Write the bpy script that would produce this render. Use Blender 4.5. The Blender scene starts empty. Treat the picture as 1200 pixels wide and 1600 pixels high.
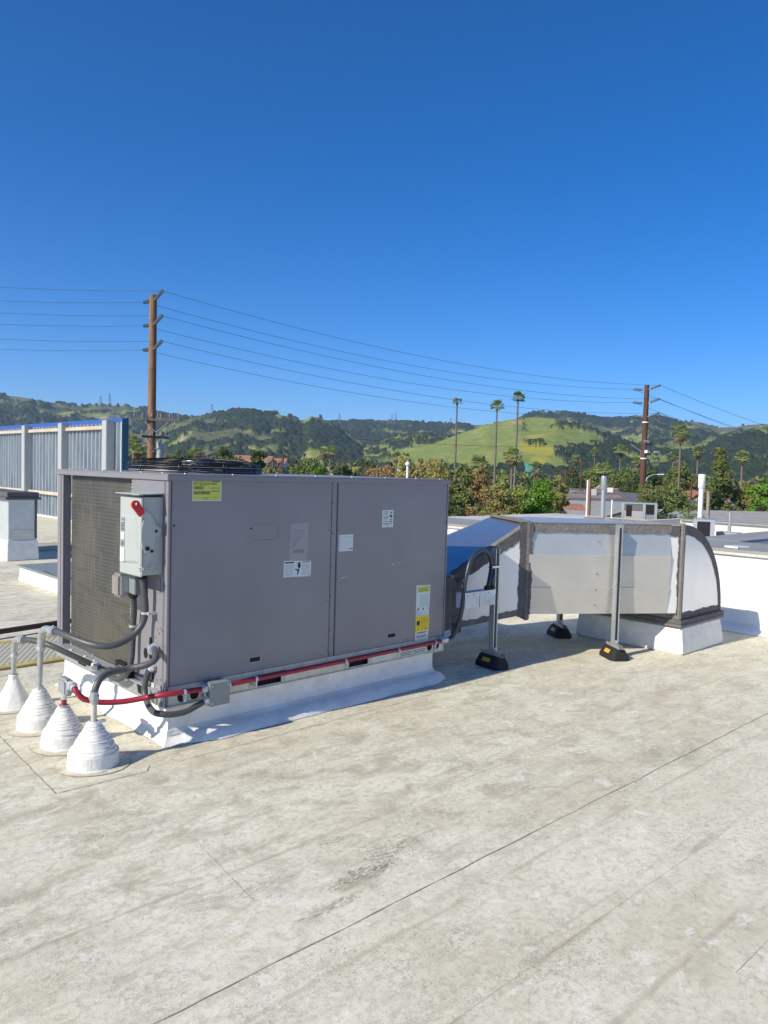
import bpy, bmesh, math, random
import numpy as np
from mathutils import Vector, Matrix, Euler
S = bpy.context.scene
COL = S.collection
R = math.radians

# ------------------------------------------------------------------ camera
CF, CPITCH, CROLL, CYAW = 1200., .0525, .0285, .767
EYE = Vector((-2.0, -3.72, 1.51))
def _cam_rows():
    cp, sp = math.cos(CPITCH), math.sin(CPITCH)
    f = np.array([0, cp, -sp]); d = np.array([0, -sp, -cp]); r = np.array([1., 0, 0])
    cr, sr = math.cos(CROLL), math.sin(CROLL)
    M = np.array([cr*r-sr*d, sr*r+cr*d, f])
    c, s = math.cos(CYAW), math.sin(CYAW)
    return M @ np.array([[c, s, 0], [-s, c, 0], [0, 0, 1.]]).T
CM = _cam_rows()
cam = bpy.data.cameras.new('camera'); camo = bpy.data.objects.new('camera', cam); COL.objects.link(camo)
cam.sensor_fit = 'VERTICAL'; cam.sensor_height = 32; cam.lens = 24
cam.clip_start = .05; cam.clip_end = 12000
m4 = Matrix.Identity(4)
for i in range(3):
    m4[i][0] = CM[0][i]; m4[i][1] = -CM[1][i]; m4[i][2] = -CM[2][i]; m4[i][3] = EYE[i]
camo.matrix_world = m4
S.camera = camo
S.render.resolution_x = 768; S.render.resolution_y = 1024

# ------------------------------------------------------------------ sky, sun, exposure
SUN_EL = R(36); SUN_DIR = Vector((-1, .09, 0)).normalized()*math.cos(SUN_EL)+Vector((0, 0, math.sin(SUN_EL)))
W = bpy.data.worlds.new('World'); S.world = W; W.use_nodes = True
nt = W.node_tree; bg = nt.nodes['Background']
sky = nt.nodes.new('ShaderNodeTexSky'); sky.sky_type = 'NISHITA'; sky.sun_disc = False
sky.sun_elevation = SUN_EL; sky.sun_rotation = math.atan2(SUN_DIR.x, SUN_DIR.y)
sky.altitude = 50; sky.air_density = .65; sky.dust_density = .1; sky.ozone_density = 5
hs = nt.nodes.new('ShaderNodeHueSaturation'); hs.inputs['Saturation'].default_value = 1.31; hs.inputs['Hue'].default_value = .505
nt.links.new(sky.outputs[0], hs.inputs['Color']); nt.links.new(hs.outputs[0], bg.inputs[0]); bg.inputs[1].default_value = .136
sun = bpy.data.lights.new('sun', 'SUN'); sun.energy = 4.5; sun.angle = R(.5); sun.color = (1, .92, .77)
suno = bpy.data.objects.new('sun', sun); COL.objects.link(suno)
suno.rotation_euler = SUN_DIR.to_track_quat('Z', 'Y').to_euler()
S.view_settings.view_transform = 'Standard'; S.view_settings.look = 'None'
S.view_settings.gamma = 1; S.view_settings.exposure = .35
S.cycles.max_bounces = 6; S.cycles.volume_bounces = 0
ROOFZ = 0.; GZ = -5.2      # our roof, the street level

# ------------------------------------------------------------------ rays
def ray(px, py):
    v = CM.T @ np.array([(px-600)/CF, (py-800)/CF, 1.]); return Vector(v)
def spot(px, py, dist):
    """point at horizontal distance dist from the viewpoint along a bearing"""
    d = ray(px, py); k = dist/math.hypot(d.x, d.y); return EYE + d*k

# ------------------------------------------------------------------ materials
MATS = {}
def mat(name, col, rough=.6, metal=0., n=0., ns=8., bump=0., bs=40., col2=None, spec=.5, alpha=1, stretch=None, rnd=0.):
    if name in MATS: return MATS[name]
    m = bpy.data.materials.new(name); m.use_nodes = True; t = m.node_tree; N = t.nodes; L = t.links
    b = N['Principled BSDF']; b.inputs['Base Color'].default_value = (*col, 1)
    b.inputs['Roughness'].default_value = rough; b.inputs['Metallic'].default_value = metal
    b.inputs['Specular IOR Level'].default_value = spec
    if n or bump or rnd:
        tc = N.new('ShaderNodeTexCoord'); src = tc.outputs['Object']
        if stretch:
            mp = N.new('ShaderNodeMapping'); mp.inputs['Scale'].default_value = stretch
            L.new(src, mp.inputs[0]); src = mp.outputs[0]
    if n:
        nz = N.new('ShaderNodeTexNoise'); nz.inputs['Scale'].default_value = ns; nz.inputs['Detail'].default_value = 5
        nz.inputs['Roughness'].default_value = .62
        L.new(src, nz.inputs['Vector'])
        rp = N.new('ShaderNodeMapRange'); rp.inputs[1].default_value = .32; rp.inputs[2].default_value = .68
        L.new(nz.outputs['Fac'], rp.inputs[0])
        mx = N.new('ShaderNodeMix'); mx.data_type = 'RGBA'
        c2 = col2 if col2 else tuple(c*(1-n) for c in col)
        c1 = col if col2 else tuple(min(1, c*(1+n*.5)) for c in col)
        mx.inputs['A'].default_value = (*c1, 1); mx.inputs['B'].default_value = (*c2, 1)
        L.new(rp.outputs[0], mx.inputs['Factor'])
        out = mx.outputs['Result']
        if rnd:
            oi = N.new('ShaderNodeObjectInfo'); hs = N.new('ShaderNodeHueSaturation')
            mr = N.new('ShaderNodeMapRange'); mr.inputs[3].default_value = 1-rnd; mr.inputs[4].default_value = 1+rnd
            L.new(oi.outputs['Random'], mr.inputs[0]); L.new(mr.outputs[0], hs.inputs['Value'])
            mh = N.new('ShaderNodeMapRange'); mh.inputs[3].default_value = .5-rnd*.06; mh.inputs[4].default_value = .5+rnd*.06
            ml = N.new('ShaderNodeMath'); ml.operation = 'FRACT'; mm = N.new('ShaderNodeMath'); mm.operation = 'MULTIPLY'; mm.inputs[1].default_value = 7.3
            L.new(oi.outputs['Random'], mm.inputs[0]); L.new(mm.outputs[0], ml.inputs[0]); L.new(ml.outputs[0], mh.inputs[0]); L.new(mh.outputs[0], hs.inputs['Hue'])
            L.new(out, hs.inputs['Color']); out = hs.outputs[0]
        L.new(out, b.inputs['Base Color'])
        if metal or rough < .7:
            rr = N.new('ShaderNodeMapRange'); rr.inputs[3].default_value = max(.05, rough-.08); rr.inputs[4].default_value = min(1, rough+.1)
            L.new(nz.outputs['Fac'], rr.inputs[0]); L.new(rr.outputs[0], b.inputs['Roughness'])
    if bump:
        nb = N.new('ShaderNodeTexNoise'); nb.inputs['Scale'].default_value = bs; nb.inputs['Detail'].default_value = 4
        L.new(src, nb.inputs['Vector'])
        bp = N.new('ShaderNodeBump'); bp.inputs['Strength'].default_value = min(1, bump); bp.inputs['Distance'].default_value = .01
        L.new(nb.outputs['Fac'], bp.inputs['Height']); L.new(bp.outputs[0], b.inputs['Normal'])
    MATS[name] = m; return m

UNIT = mat('unit_grey_paint', (.248, .238, .255), .38, .0, .12, 1.3, .22, 4)
SCRW = mat('painted_screw', (.20, .19, .20), .35, .3)
UNITD = mat('unit_gap', (.03, .03, .035), .7)
GALV = mat('galvanised', (.47, .49, .485), .45, .5, .18, 26, .1, 60)
GALVD = mat('galvanised_dull', (.66, .64, .55), .5, .15, .2, 14, .15, 40)  # pale beige carries the ground's reflection in the base colour
ZINC = mat('zinc_fitting', (.62, .63, .63), .38, .45, .1, 40)
RUB = mat('black_rubber', (.016, .016, .018), .75, 0, .3, 60, .6, 180)
COND = mat('grey_liquidtight', (.085, .088, .09), .42, 0, .15, 30, .1, 100)
CONDB = mat('dark_liquidtight', (.035, .045, .06), .35)
RED = mat('red_pipe_paint', (.33, .020, .045), .4, 0, .12, 20)
REDH = mat('red_handle', (.62, .02, .02), .4)
WHITE = mat('white_roof_coating', (.82, .80, .745), .6, 0, .13, 9, .5, 30)
WHITE2 = mat('white_paint', (.8, .8, .78), .6, 0, .06, 3)
BOXG = mat('disconnect_grey', (.43, .46, .43), .42, 0, .04, 5)
BOXG2 = mat('box_grey', (.27, .30, .30), .5, .2, .08, 20)
TAPE = mat('duct_mastic_tape', (.20, .185, .17), .85, 0, .25, 18, .9, 45)
TAPED = mat('duct_mastic_dark', (.12, .115, .115), .8, 0, .25, 18, .9, 45)
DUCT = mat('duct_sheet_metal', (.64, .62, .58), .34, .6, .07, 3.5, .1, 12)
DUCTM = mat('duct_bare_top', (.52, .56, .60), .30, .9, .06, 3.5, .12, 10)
DUCTW = mat('duct_brightened_sheet', (.88, .865, .83), .36, .25, .05, 4, .12, 14)  # paler copy of the duct metal; roof reflection and sunlit faces painted in
CAPG = mat('grey_coping', (.30, .30, .29), .7, .0, .15, 4, .2, 30)
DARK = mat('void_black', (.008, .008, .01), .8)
PW = mat('paper_white', (.66, .72, .72), .6); PK = mat('print_black', (.02, .02, .025), .6)
PG = mat('print_grey', (.32, .38, .40), .6); PY = mat('paper_yellow', (.62, .62, .13), .55); PY2 = mat('label_yellow', (.80, .60, .02), .5)
PYE = mat('print_olive', (.13, .15, .03), .6); PO = mat('print_orange', (.52, .20, .08), .6); PR = mat('print_brown', (.22, .07, .06), .6)
FADE = mat('faded_label', (.34, .325, .335), .5); FADEK = mat('faded_print', (.24, .225, .235), .6)
WOOD = mat('pole_wood', (.30, .165, .09), .85, 0, .45, 2.2, .3, 14, stretch=(6, 6, .5))
WOODD = mat('pole_wood_dark', (.13, .055, .035), .85, 0, .35, 2.2, .3, 14, stretch=(6, 6, .5))
WIRE = mat('wire_grey', (.06, .07, .09), .6)
INS = mat('insulator_grey', (.22, .24, .27), .5)
STEEL = mat('lattice_steel', (.22, .25, .28), .6)

# ------------------------------------------------------------------ mesh builder
def rootloc(o):
    while o.parent: o = o.parent
    return Vector(o.location)
class MB:
    def __init__(s): s.v = []; s.f = []; s.m = []; s.mats = []; s.sm = []
    def mi(s, m):
        if m not in s.mats: s.mats.append(m)
        return s.mats.index(m)
    def add(s, vs, fs, m, smooth=False):
        o = len(s.v); s.v += [tuple(v) for v in vs]; k = s.mi(m)
        for f in fs: s.f.append(tuple(i+o for i in f)); s.m.append(k); s.sm.append(smooth)
        return s
    def box(s, a, b, m):
        x0, y0, z0 = a; x1, y1, z1 = b
        v = [(x0,y0,z0),(x1,y0,z0),(x1,y1,z0),(x0,y1,z0),(x0,y0,z1),(x1,y0,z1),(x1,y1,z1),(x0,y1,z1)]
        return s.hexa(v, m)
    def hexa(s, v, m):   # 4 bottom ccw, 4 top ccw
        return s.add(v, [(0,3,2,1),(4,5,6,7),(0,1,5,4),(1,2,6,5),(2,3,7,6),(3,0,4,7)], m)
    def quad(s, a, b, c, d, m): return s.add([a,b,c,d], [(0,1,2,3)], m)
    def beam(s, p, q, w, h, m, up=(0,0,1)):
        p = Vector(p); q = Vector(q); d = (q-p).normalized(); u = Vector(up)
        sd = d.cross(u)
        if sd.length < 1e-4: sd = d.cross(Vector((1,0,0)))
        sd.normalize(); u = sd.cross(d)
        a = sd*w/2; b = u*h/2
        return s.hexa([p-a-b, p+a-b, p+a+b, p-a+b, q-a-b, q+a-b, q+a+b, q-a+b], m)
    def tube(s, pts, r, m, n=10, smooth=True, cap=True, r2=None):
        pts = [Vector(p) for p in pts]; rings = []
        up = None; L = len(pts)
        for i, p in enumerate(pts):
            d = (pts[min(i+1, L-1)]-pts[max(i-1, 0)]).normalized()
            if up is None:
                up = Vector((0,0,1)) if abs(d.z) < .9 else Vector((1,0,0))
            up = (up-d*up.dot(d)).normalized(); sd = d.cross(up)
            rr = r if r2 is None else r+(r2-r)*i/(L-1)
            rings.append([p+(up*math.cos(2*math.pi*k/n)+sd*math.sin(2*math.pi*k/n))*rr for k in range(n)])
        v = [q for rg in rings for q in rg]
        f = [(i*n+k, i*n+(k+1)%n, (i+1)*n+(k+1)%n, (i+1)*n+k) for i in range(L-1) for k in range(n)]
        s.add(v, f, m, smooth)
        if cap: s.add(rings[0], [tuple(range(n-1, -1, -1))], m); s.add(rings[-1], [tuple(range(n))], m)
        return s
    def lathe(s, prof, c, m, n=24, smooth=True, wob=0, seed=0, sides=None):
        rd = random.Random(seed); v = []; ph = [rd.uniform(0, 6.28) for _ in range(3)]
        for j, (r, z) in enumerate(prof):
            for k in range(n):
                a = 2*math.pi*k/n
                w = 1+wob*(math.sin(2*a+ph[0]+j*.5)+.6*math.sin(3*a+ph[1]-j*.9)+.4*math.sin(5*a+ph[2]+j*1.3))
                v.append((c[0]+r*w*math.cos(a), c[1]+r*w*math.sin(a), c[2]+z))
        f = [(i*n+k, i*n+(k+1)%n, (i+1)*n+(k+1)%n, (i+1)*n+k) for i in range(len(prof)-1) for k in range(n)]
        s.add(v, f, m, smooth)
        s.add(v[-n:], [tuple(range(n))], m); return s
    def prism(s, poly, z0, z1, m):
        n = len(poly)
        v = [(x, y, z0) for x, y in poly]+[(x, y, z1) for x, y in poly]
        return s.add(v, [tuple(range(n-1, -1, -1)), tuple(range(n, 2*n))]+[(i, (i+1)%n, n+(i+1)%n, n+i) for i in range(n)], m)
    def extr(s, poly3, off, m):
        n = len(poly3); off = Vector(off); p = [Vector(q) for q in poly3]
        return s.add(p+[q+off for q in p], [tuple(range(n-1, -1, -1)), tuple(range(n, 2*n))]+[(i, (i+1)%n, n+(i+1)%n, n+i) for i in range(n)], m)
    def build(s, name, parent=None, bevel=0, seg=2, world=True, fix=True):
        me = bpy.data.meshes.new(name)
        off = rootloc(parent) if (parent and world) else Vector((0,0,0))
        me.from_pydata([Vector(v)-off for v in s.v], [], s.f)
        for m in s.mats: me.materials.append(m)
        me.polygons.foreach_set('material_index', s.m); me.polygons.foreach_set('use_smooth', s.sm)
        if fix or bevel:
            bm = bmesh.new(); bm.from_mesh(me)
            if bevel:
                ed = [e for e in bm.edges if len(e.link_faces) == 2 and e.calc_face_angle(0) > .5 and not e.smooth is None and e.calc_length() > bevel*2.5]
                bmesh.ops.bevel(bm, geom=ed, offset=bevel, segments=seg, affect='EDGES', clamp_overlap=True)
            bmesh.ops.recalc_face_normals(bm, faces=bm.faces); bm.to_mesh(me); bm.free()
        o = bpy.data.objects.new(name, me); COL.objects.link(o)
        if parent: o.parent = parent
        return o
def tag(o, label, cat, group=None):
    o['label'] = label; o['category'] = cat
    if group: o['group'] = group
    return o
def thing(name, label, cat, loc=(0,0,0), group=None):
    o = bpy.data.objects.new(name, None); COL.objects.link(o); o.location = loc; o.empty_display_size = .1
    return tag(o, label, cat, group)
def struct(o): o['kind'] = 'structure'; return o
def dup(root, loc, label=None, scale=None, rotz=None, group=None):
    r = root.copy(); COL.objects.link(r); r.location = loc
    if scale is not None: r.scale = scale if hasattr(scale, '__len__') else (scale,)*3
    if rotz is not None: r.rotation_euler = (0, 0, rotz)
    if label: r['label'] = label
    if group: r['group'] = group
    for ch in list(root.children):
        c = ch.copy(); COL.objects.link(c); c.parent = r
        for g in list(ch.children):
            d = g.copy(); COL.objects.link(d); d.parent = c
    return r
def smooth_path(pts, k=6):
    P = [Vector(p) for p in pts]; P = [P[0]*2-P[1]]+P+[P[-1]*2-P[-2]]; out = []
    for i in range(1, len(P)-2):
        a, b, c, d = P[i-1:i+3]
        for j in range(k):
            t = j/k
            out.append(.5*((2*b)+(c-a)*t+(2*a-5*b+4*c-d)*t*t+(3*b-a-3*c+d)*t**3))
    out.append(P[-2]); return out
class Sheet:
    """flat printed sticker in one mesh: paper and ink on a surface"""
    def __init__(s, o, U, V, N): s.o = Vector(o); s.U = Vector(U); s.V = Vector(V); s.N = Vector(N); s.mb = MB(); s.k = 0
    def P(s, u, v, l=0): return s.o+s.U*u+s.V*v+s.N*(.0012+l*.0006)
    def rect(s, u0, v0, u1, v1, m, l=0): s.mb.quad(s.P(u0,v0,l), s.P(u1,v0,l), s.P(u1,v1,l), s.P(u0,v1,l), m); return s
    def poly(s, pts, m, l=1):
        s.mb.add([s.P(u, v, l) for u, v in pts], [tuple(range(len(pts)))], m); return s
    def text(s, t, u, v, h, m, l=1, wid=None, bold=0):
        cu = bpy.data.curves.new('t', 'FONT'); cu.body = t; cu.size = 1; cu.offset = bold
        ob = bpy.data.objects.new('t', cu); COL.objects.link(ob)
        me = bpy.data.meshes.new_from_object(ob.evaluated_get(bpy.context.evaluated_depsgraph_get()))
        vs = [vv.co.copy() for vv in me.vertices]; fs = [tuple(p.vertices) for p in me.polygons]
        bpy.data.objects.remove(ob); bpy.data.curves.remove(cu); bpy.data.meshes.remove(me)
        if not vs: return s
        w = max(q.x for q in vs); k = h/.72; kx = (wid/w) if wid else k
        s.mb.add([s.P(u+q.x*kx, v+q.y*k, l) for q in vs], fs, m); return s
    def lines(s, u0, v0, u1, v1, n, m, l=1, fill=.5, seed=0):
        rd = random.Random(seed); h = (v1-v0)/n
        for i in range(n):
            x = u0; y = v0+i*h
            while x < u1-.002:
                w = rd.uniform(.004, .016); e = min(u1, x+w); s.rect(x, y, e, y+h*fill, m, l); x = e+.0025
        return s
    def bars(s, u0, v0, u1, v1, m, l=1, seed=0):
        rd = random.Random(seed); x = u0
        while x < u1:
            w = rd.choice([.0015, .003, .0045]); s.rect(x, v0, min(u1, x+w), v1, m, l); x += w+rd.choice([.0015, .0025])
        return s
    def done(s, name, parent, label=None):
        o = s.mb.build(name, parent, fix=False)
        if label: o['label'] = label
        return o

# ------------------------------------------------------------------ roof membrane
def roof_mat():
    m = bpy.data.materials.new('weathered_membrane'); m.use_nodes = True; t = m.node_tree; N = t.nodes; L = t.links
    b = N['Principled BSDF']; b.inputs['Roughness'].default_value = .75
    tc = N.new('ShaderNodeTexCoord')
    def noise(sc, det=5, st=None, ro=.6, dist=0, loc=None):
        mp = N.new('ShaderNodeMapping'); mp.inputs['Scale'].default_value = st or (1,1,1)
        if loc: mp.inputs['Location'].default_value = loc
        L.new(tc.outputs['Object'], mp.inputs[0])
        n = N.new('ShaderNodeTexNoise'); n.inputs['Scale'].default_value = sc; n.inputs['Detail'].default_value = det
        n.inputs['Roughness'].default_value = ro; n.inputs['Distortion'].default_value = dist
        L.new(mp.outputs[0], n.inputs['Vector']); return n.outputs['Fac']
    def rng(x, a, b_, c=0, d=1):
        r = N.new('ShaderNodeMapRange'); r.interpolation_type = 'SMOOTHSTEP'
        r.inputs[1].default_value = a; r.inputs[2].default_value = b_; r.inputs[3].default_value = c; r.inputs[4].default_value = d
        L.new(x, r.inputs[0]); return r.outputs[0]
    def mth(op, a, b_=None):
        q = N.new('ShaderNodeMath'); q.operation = op
        for i, x in enumerate((a, b_)):
            if x is None: continue
            if isinstance(x, (int, float)): q.inputs[i].default_value = x
            else: L.new(x, q.inputs[i])
        return q.outputs[0]
    def mix(f, a, c):
        q = N.new('ShaderNodeMix'); q.data_type = 'RGBA'
        if isinstance(f, float): q.inputs['Factor'].default_value = f
        else: L.new(f, q.inputs['Factor'])
        if isinstance(a, tuple): q.inputs['A'].default_value = (*a, 1)
        else: L.new(a, q.inputs['A'])
        q.inputs['B'].default_value = (*c, 1); return q.outputs['Result']
    big = noise(.9, 6, (1, 1.6, 1)); mid = noise(4.5, 7, (1, 1.5, 1), .68, .6); fine = noise(38, 5, None, .7); strk = noise(2.2, 6, (.45, 3.2, 1), .65, .8)
    grit = noise(160, 2, None, .8)
    c = mix(rng(big, .38, .66), (.775, .745, .585), (.66, .615, .455))
    sx = N.new('ShaderNodeSeparateXYZ'); L.new(tc.outputs['Object'], sx.inputs[0])
    zone = mth('MULTIPLY', rng(mth('ADD', sx.outputs[1], mth('MULTIPLY', sx.outputs[0], .12)), -2.3, -1.2, .35, 1), rng(sx.outputs[0], 1.2, 4.5, 1, .7))
    c = mix(mth('MULTIPLY', mth('MULTIPLY', rng(strk, .48, .70), .42), zone), c, (.41, .365, .26))
    c = mix(mth('MULTIPLY', mth('MULTIPLY', rng(mid, .45, .68), .72), zone), c, (.40, .35, .245))
    c = mix(mth('MULTIPLY', rng(noise(13, 6, (1, 1.4, 1), .75, 1.2), .48, .64), .45), c, (.43, .385, .28))
    c = mix(mth('MULTIPLY', rng(noise(9, 6, (1, 1.2, 1), .7, .8, (7, 3, 0)), .55, .68), .7), c, (.84, .80, .71))
    c = mix(mth('MULTIPLY', rng(fine, .46, .70), .48), c, (.38, .36, .31))
    c = mix(mth('MULTIPLY', rng(grit, .60, .74), .22), c, (.27, .25, .21))
    # puddle outlines and hairline crazing, only in patches
    def craz(sc, w, msc, lo, hi, amt, loc):
        nonlocal c
        n = noise(sc, 4, (1, 1.3, 1), .6, 1.5, loc); ln = rng(mth('ABSOLUTE', mth('SUBTRACT', n, .5)), 0, w, 1, 0)
        k = mth('MULTIPLY', mth('MULTIPLY', ln, rng(noise(msc, 2, None, .5, 0, loc), lo, hi)), amt)
        c = mix(k, c, (.13, .12, .105))
    craz(7, .006, 1.7, .56, .64, .75, (3, 1, 0)); craz(15, .012, 2.3, .53, .62, .75, (9, 4, 0)); craz(30, .02, 1.9, .58, .66, .6, (4, 9, 0)); craz(2.0, .0022, .9, .5, .6, .5, (1, 8, 0))
    # a dark mildew patch near the long seam
    def patch(x, y, rx, ry, th, amt, col, sc=24, loc=(0,0,0)):
        nonlocal c
        d = mth('ADD', mth('POWER', mth('DIVIDE', mth('SUBTRACT', sx.outputs[0], x), rx), 2.), mth('POWER', mth('DIVIDE', mth('SUBTRACT', sx.outputs[1], y), ry), 2.))
        g = rng(d, 0, 1, 1, 0)
        k = rng(mth('MULTIPLY', noise(sc, 6, (.7, 1.6, 1), .75, 1.0, loc), g), th, th+.09)
        c = mix(mth('MULTIPLY', k, amt), c, col)
    patch(-.08, -1.67, .34, .10, .455, .75, (.15, .135, .11), 46); patch(.12, -1.60, .40, .13, .485, .7, (.16, .145, .12), 60, (8, 2, 0)); patch(-.30, -1.76, .30, .06, .46, .6, (.2, .17, .13), 55, (1, 6, 0)); patch(-.12, -1.70, .22, .045, .36, .45, (.36, .30, .19), 12)
    patch(.0, -1.40, .22, .12, .50, .55, (.2, .18, .15), 50, (2, 0, 0)); patch(-.42, -1.50, .3, .12, .50, .55, (.2, .18, .15), 44, (5, 0, 0))
    # dirt drag lines parallel to the laps
    for y, w, a in ((-2.03, .010, .28), (-2.42, .012, .35), (-2.36, .006, .2), (-2.72, .012, .3), (-1.34, .010, .25), (-1.22, .006, .2), (-3.2, .012, .25), (-1.60, .008, .2)):
        wv = mth('MULTIPLY', mth('SUBTRACT', noise(1.4, 4, None, .6, 0, (y, 0, 0)), .5), .06)
        ln = rng(mth('ABSOLUTE', mth('ADD', mth('SUBTRACT', sx.outputs[1], y), wv)), w*.3, w*1.6, 1, 0)
        c = mix(mth('MULTIPLY', mth('MULTIPLY', ln, rng(noise(2.5, 4, (1, .2, 1), .6, 0, (0, y*3, 0)), .42, .56)), a*1.5), c, (.40, .34, .24))
    L.new(c, b.inputs['Base Color'])
    hb = mth('ADD', mth('MULTIPLY', fine, .6), mth('MULTIPLY', grit, .5))
    hb = mth('ADD', hb, mth('MULTIPLY', strk, 2.5)); 
    bp = N.new('ShaderNodeBump'); bp.inputs['Strength'].default_value = .45; bp.inputs['Distance'].default_value = .006
    L.new(hb, bp.inputs['Height']); L.new(bp.outputs[0], b.inputs['Normal'])
    return m
ROOF = roof_mat()
mb = MB()
nx, ny = 90, 120
xs = np.linspace(-9, 5.97, nx); ys = np.linspace(-9, 30, ny)
rs = random.Random(4)
v = [(x, y, 0) for x in xs for y in ys]
f = [(i*ny+j, (i+1)*ny+j, (i+1)*ny+j+1, i*ny+j+1) for i in range(nx-1) for j in range(ny-1)]
mb.add(v, f, ROOF); mb.box((-9, -9, -.5), (5.97, 30, -.004), WHITE2)
struct(mb.build('roof_deck', fix=False))
SEAM = mat('seam_dirt', (.38, .325, .235), .9, 0, .4, 30)
LAP = ROOF
# membrane laps: overlapping sheet with a real 3 mm step and a line of caught dirt
mb = MB()
def wline(p, q, w, n, rd, amp=.003):
    p = Vector(p); q = Vector(q); d = (q-p); L_ = d.length; d.normalize(); sd = Vector((-d.y, d.x, 0)); pts = []
    a = 0
    for i in range(n+1):
        a = a*.7+rd.uniform(-amp, amp); ww = w*rd.uniform(.5, 1.25)
        c = p+d*(L_*i/n)+sd*a; pts.append((c-sd*ww/2, c+sd*ww/2))
    vs = [x for pr in pts for x in pr]; fs = [(2*i, 2*i+2, 2*i+3, 2*i+1) for i in range(n)]
    mb.add(vs, fs, SEAM)
wline((-9, -1.80, .0025), (5.9, -1.945, .0025), .0036, 200, rs)
wline((-.67, -.24, .0025), (-.62, .70, .0025), .005, 40, rs); wline((-.62, .70, .0025), (-.60, 3.0, .0025), .005, 40, rs)
wline((-.66, -.235, .0025), (-.24, -.262, .0025), .005, 20, rs); wline((-.24, -.262, .0025), (-.19, -.20, .0025), .004, 6, rs)
wline((-.06, -.245, .0025), (2.3, -.245, .0025), .0035, 90, rs); wline((-.06, -.245, .0025), (-.08, -.16, .0025), .003, 8, rs)
wline((-.49, -1.56, .0025), (-.415, -1.0, .0025), .0012, 20, rs, .002)
wline((4.3, -1.62, .0025), (5.9, -1.0, .0025), .004, 40, rs); wline((2.3, -.25, .0025), (5.9, .4, .0025), .003, 60, rs)
wline((-9, 1.95, .0025), (-.1, 1.95, .0025), .005, 80, rs)
struct(mb.build('roof_seam', fix=False))
mb = MB(); SEAM_ = SEAM; SEAM = mat('seam_faint', (.50, .45, .345), .9, 0, .3, 20)
wline((-1.6, -1.32, .0022), (2.6, -1.40, .0022), .0011, 90, rs, .002); wline((-.9, -2.40, .0022), (3.4, -2.47, .0022), .0010, 90, rs, .002); wline((.2, -.72, .0022), (5.2, -.80, .0022), .0014, 90, rs, .002); wline((.4, -2.85, .0022), (3.6, -2.95, .0022), .0016, 80, rs, .002)
struct(mb.build('roof_lap', fix=False)); SEAM = SEAM_

# ------------------------------------------------------------------ unit curb
def curb_profile_mesh(name, parent, x0, y0, x1, y1, ztop, zv, out, m, seed=3, nseg=34, k=1.0):
    """upstand wrapped in membrane: vertical face, soft crease, flared foot (a rounded rectangle swept)"""
    rd = random.Random(seed); mb = MB(); ring = []
    def side(p, q, n):
        for i in range(n): ring.append((p[0]+(q[0]-p[0])*i/n, p[1]+(q[1]-p[1])*i/n, i/n))
    cor = [(x0, y0), (x1, y0), (x1, y1), (x0, y1)]; nrm = [(0,-1), (1,0), (0,1), (-1,0)]
    pts = []
    for sidx in range(4):
        a, b = cor[sidx], cor[(sidx+1)%4]; n = nrm[sidx]
        for i in range(nseg):
            t = i/nseg; nn = n
            if i == 0: pn = nrm[(sidx-1)%4]; nn = (n[0]+pn[0], n[1]+pn[1])
            pts.append(((a[0]+(b[0]-a[0])*t, a[1]+(b[1]-a[1])*t), nn, sidx, t))
    prof = [(0, ztop, 0), (0, ztop-.02, 0), (0, zv+.045, 0), (.006, zv+.012, .0), (.012, zv, .06), (.0, zv-.003, .20), (0, zv-.008, .36), (0, zv*.86, .50), (0, zv*.70, .68), (0, zv*.38, .86), (0, .012, .95), (0, .003, 1.)]
    V = []; P = len(pts)
    wv = [rd.uniform(0, 6.28) for _ in range(6)]
    def flare(sidx, t):      # foot width along each side: tight on the short side, wide along the long one
        if sidx == 0: return .045+.085*min(1, t/.12)*1.0
        if sidx == 3: return .05
        return .08 if t < .8 else .055
    for j, (o, z, fr) in enumerate(prof):
        for (p, nn, sidx, t) in pts:
            w = math.sin(t*9+wv[sidx])*.5+math.sin(t*23+wv[sidx]+j*.4)*.3+math.sin(t*47+wv[5])*.2
            amt = 0 if j < 3 else .001 if j < 5 else .006
            fl = flare(sidx, t); 
            if t == 0: fl = .05 if sidx in (0, 3) else .07
            narrow = fl < .07
            zz = z
            if narrow and j > 4: zz = (zv-.012)*(1-fr)**1.3+.003
            if j > 2: zz += w*.006*(1 if 3 < j < 11 else 0)
            oo = o+fr*fl+w*amt*(1.8 if j == len(prof)-1 else 1)
            V.append((p[0]+nn[0]*oo, p[1]+nn[1]*oo, max(.003, zz)))
    for sd in range(4):      # each side its own patch, split at the crease, so that the folds stay crisp
        ids = [(sd*nseg+i) % P for i in range(nseg+1)]
        for j0, j1 in ((0, 3), (3, 6), (6, len(prof)-1)):
            vv = [V[j*P+i] for j in range(j0, j1+1) for i in ids]; k = len(ids)
            mb.add(vv, [(j*k+i, j*k+i+1, (j+1)*k+i+1, (j+1)*k+i) for j in range(j1-j0) for i in range(k-1)], m, True)
    mb.add([(x0, y0, ztop), (x1, y0, ztop), (x1, y1, ztop), (x0, y1, ztop)], [(0,1,2,3)], m)
    return mb.build(name, parent)
t = thing('roof_curb', 'low white coated curb with a flared foot under the big grey rooftop unit', 'roof curb', (1.1, .75, 0))
curb_profile_mesh('upstand', t, .03, .03, 2.15, 1.46, .203, .064, .13, WHITE, 3)

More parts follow.
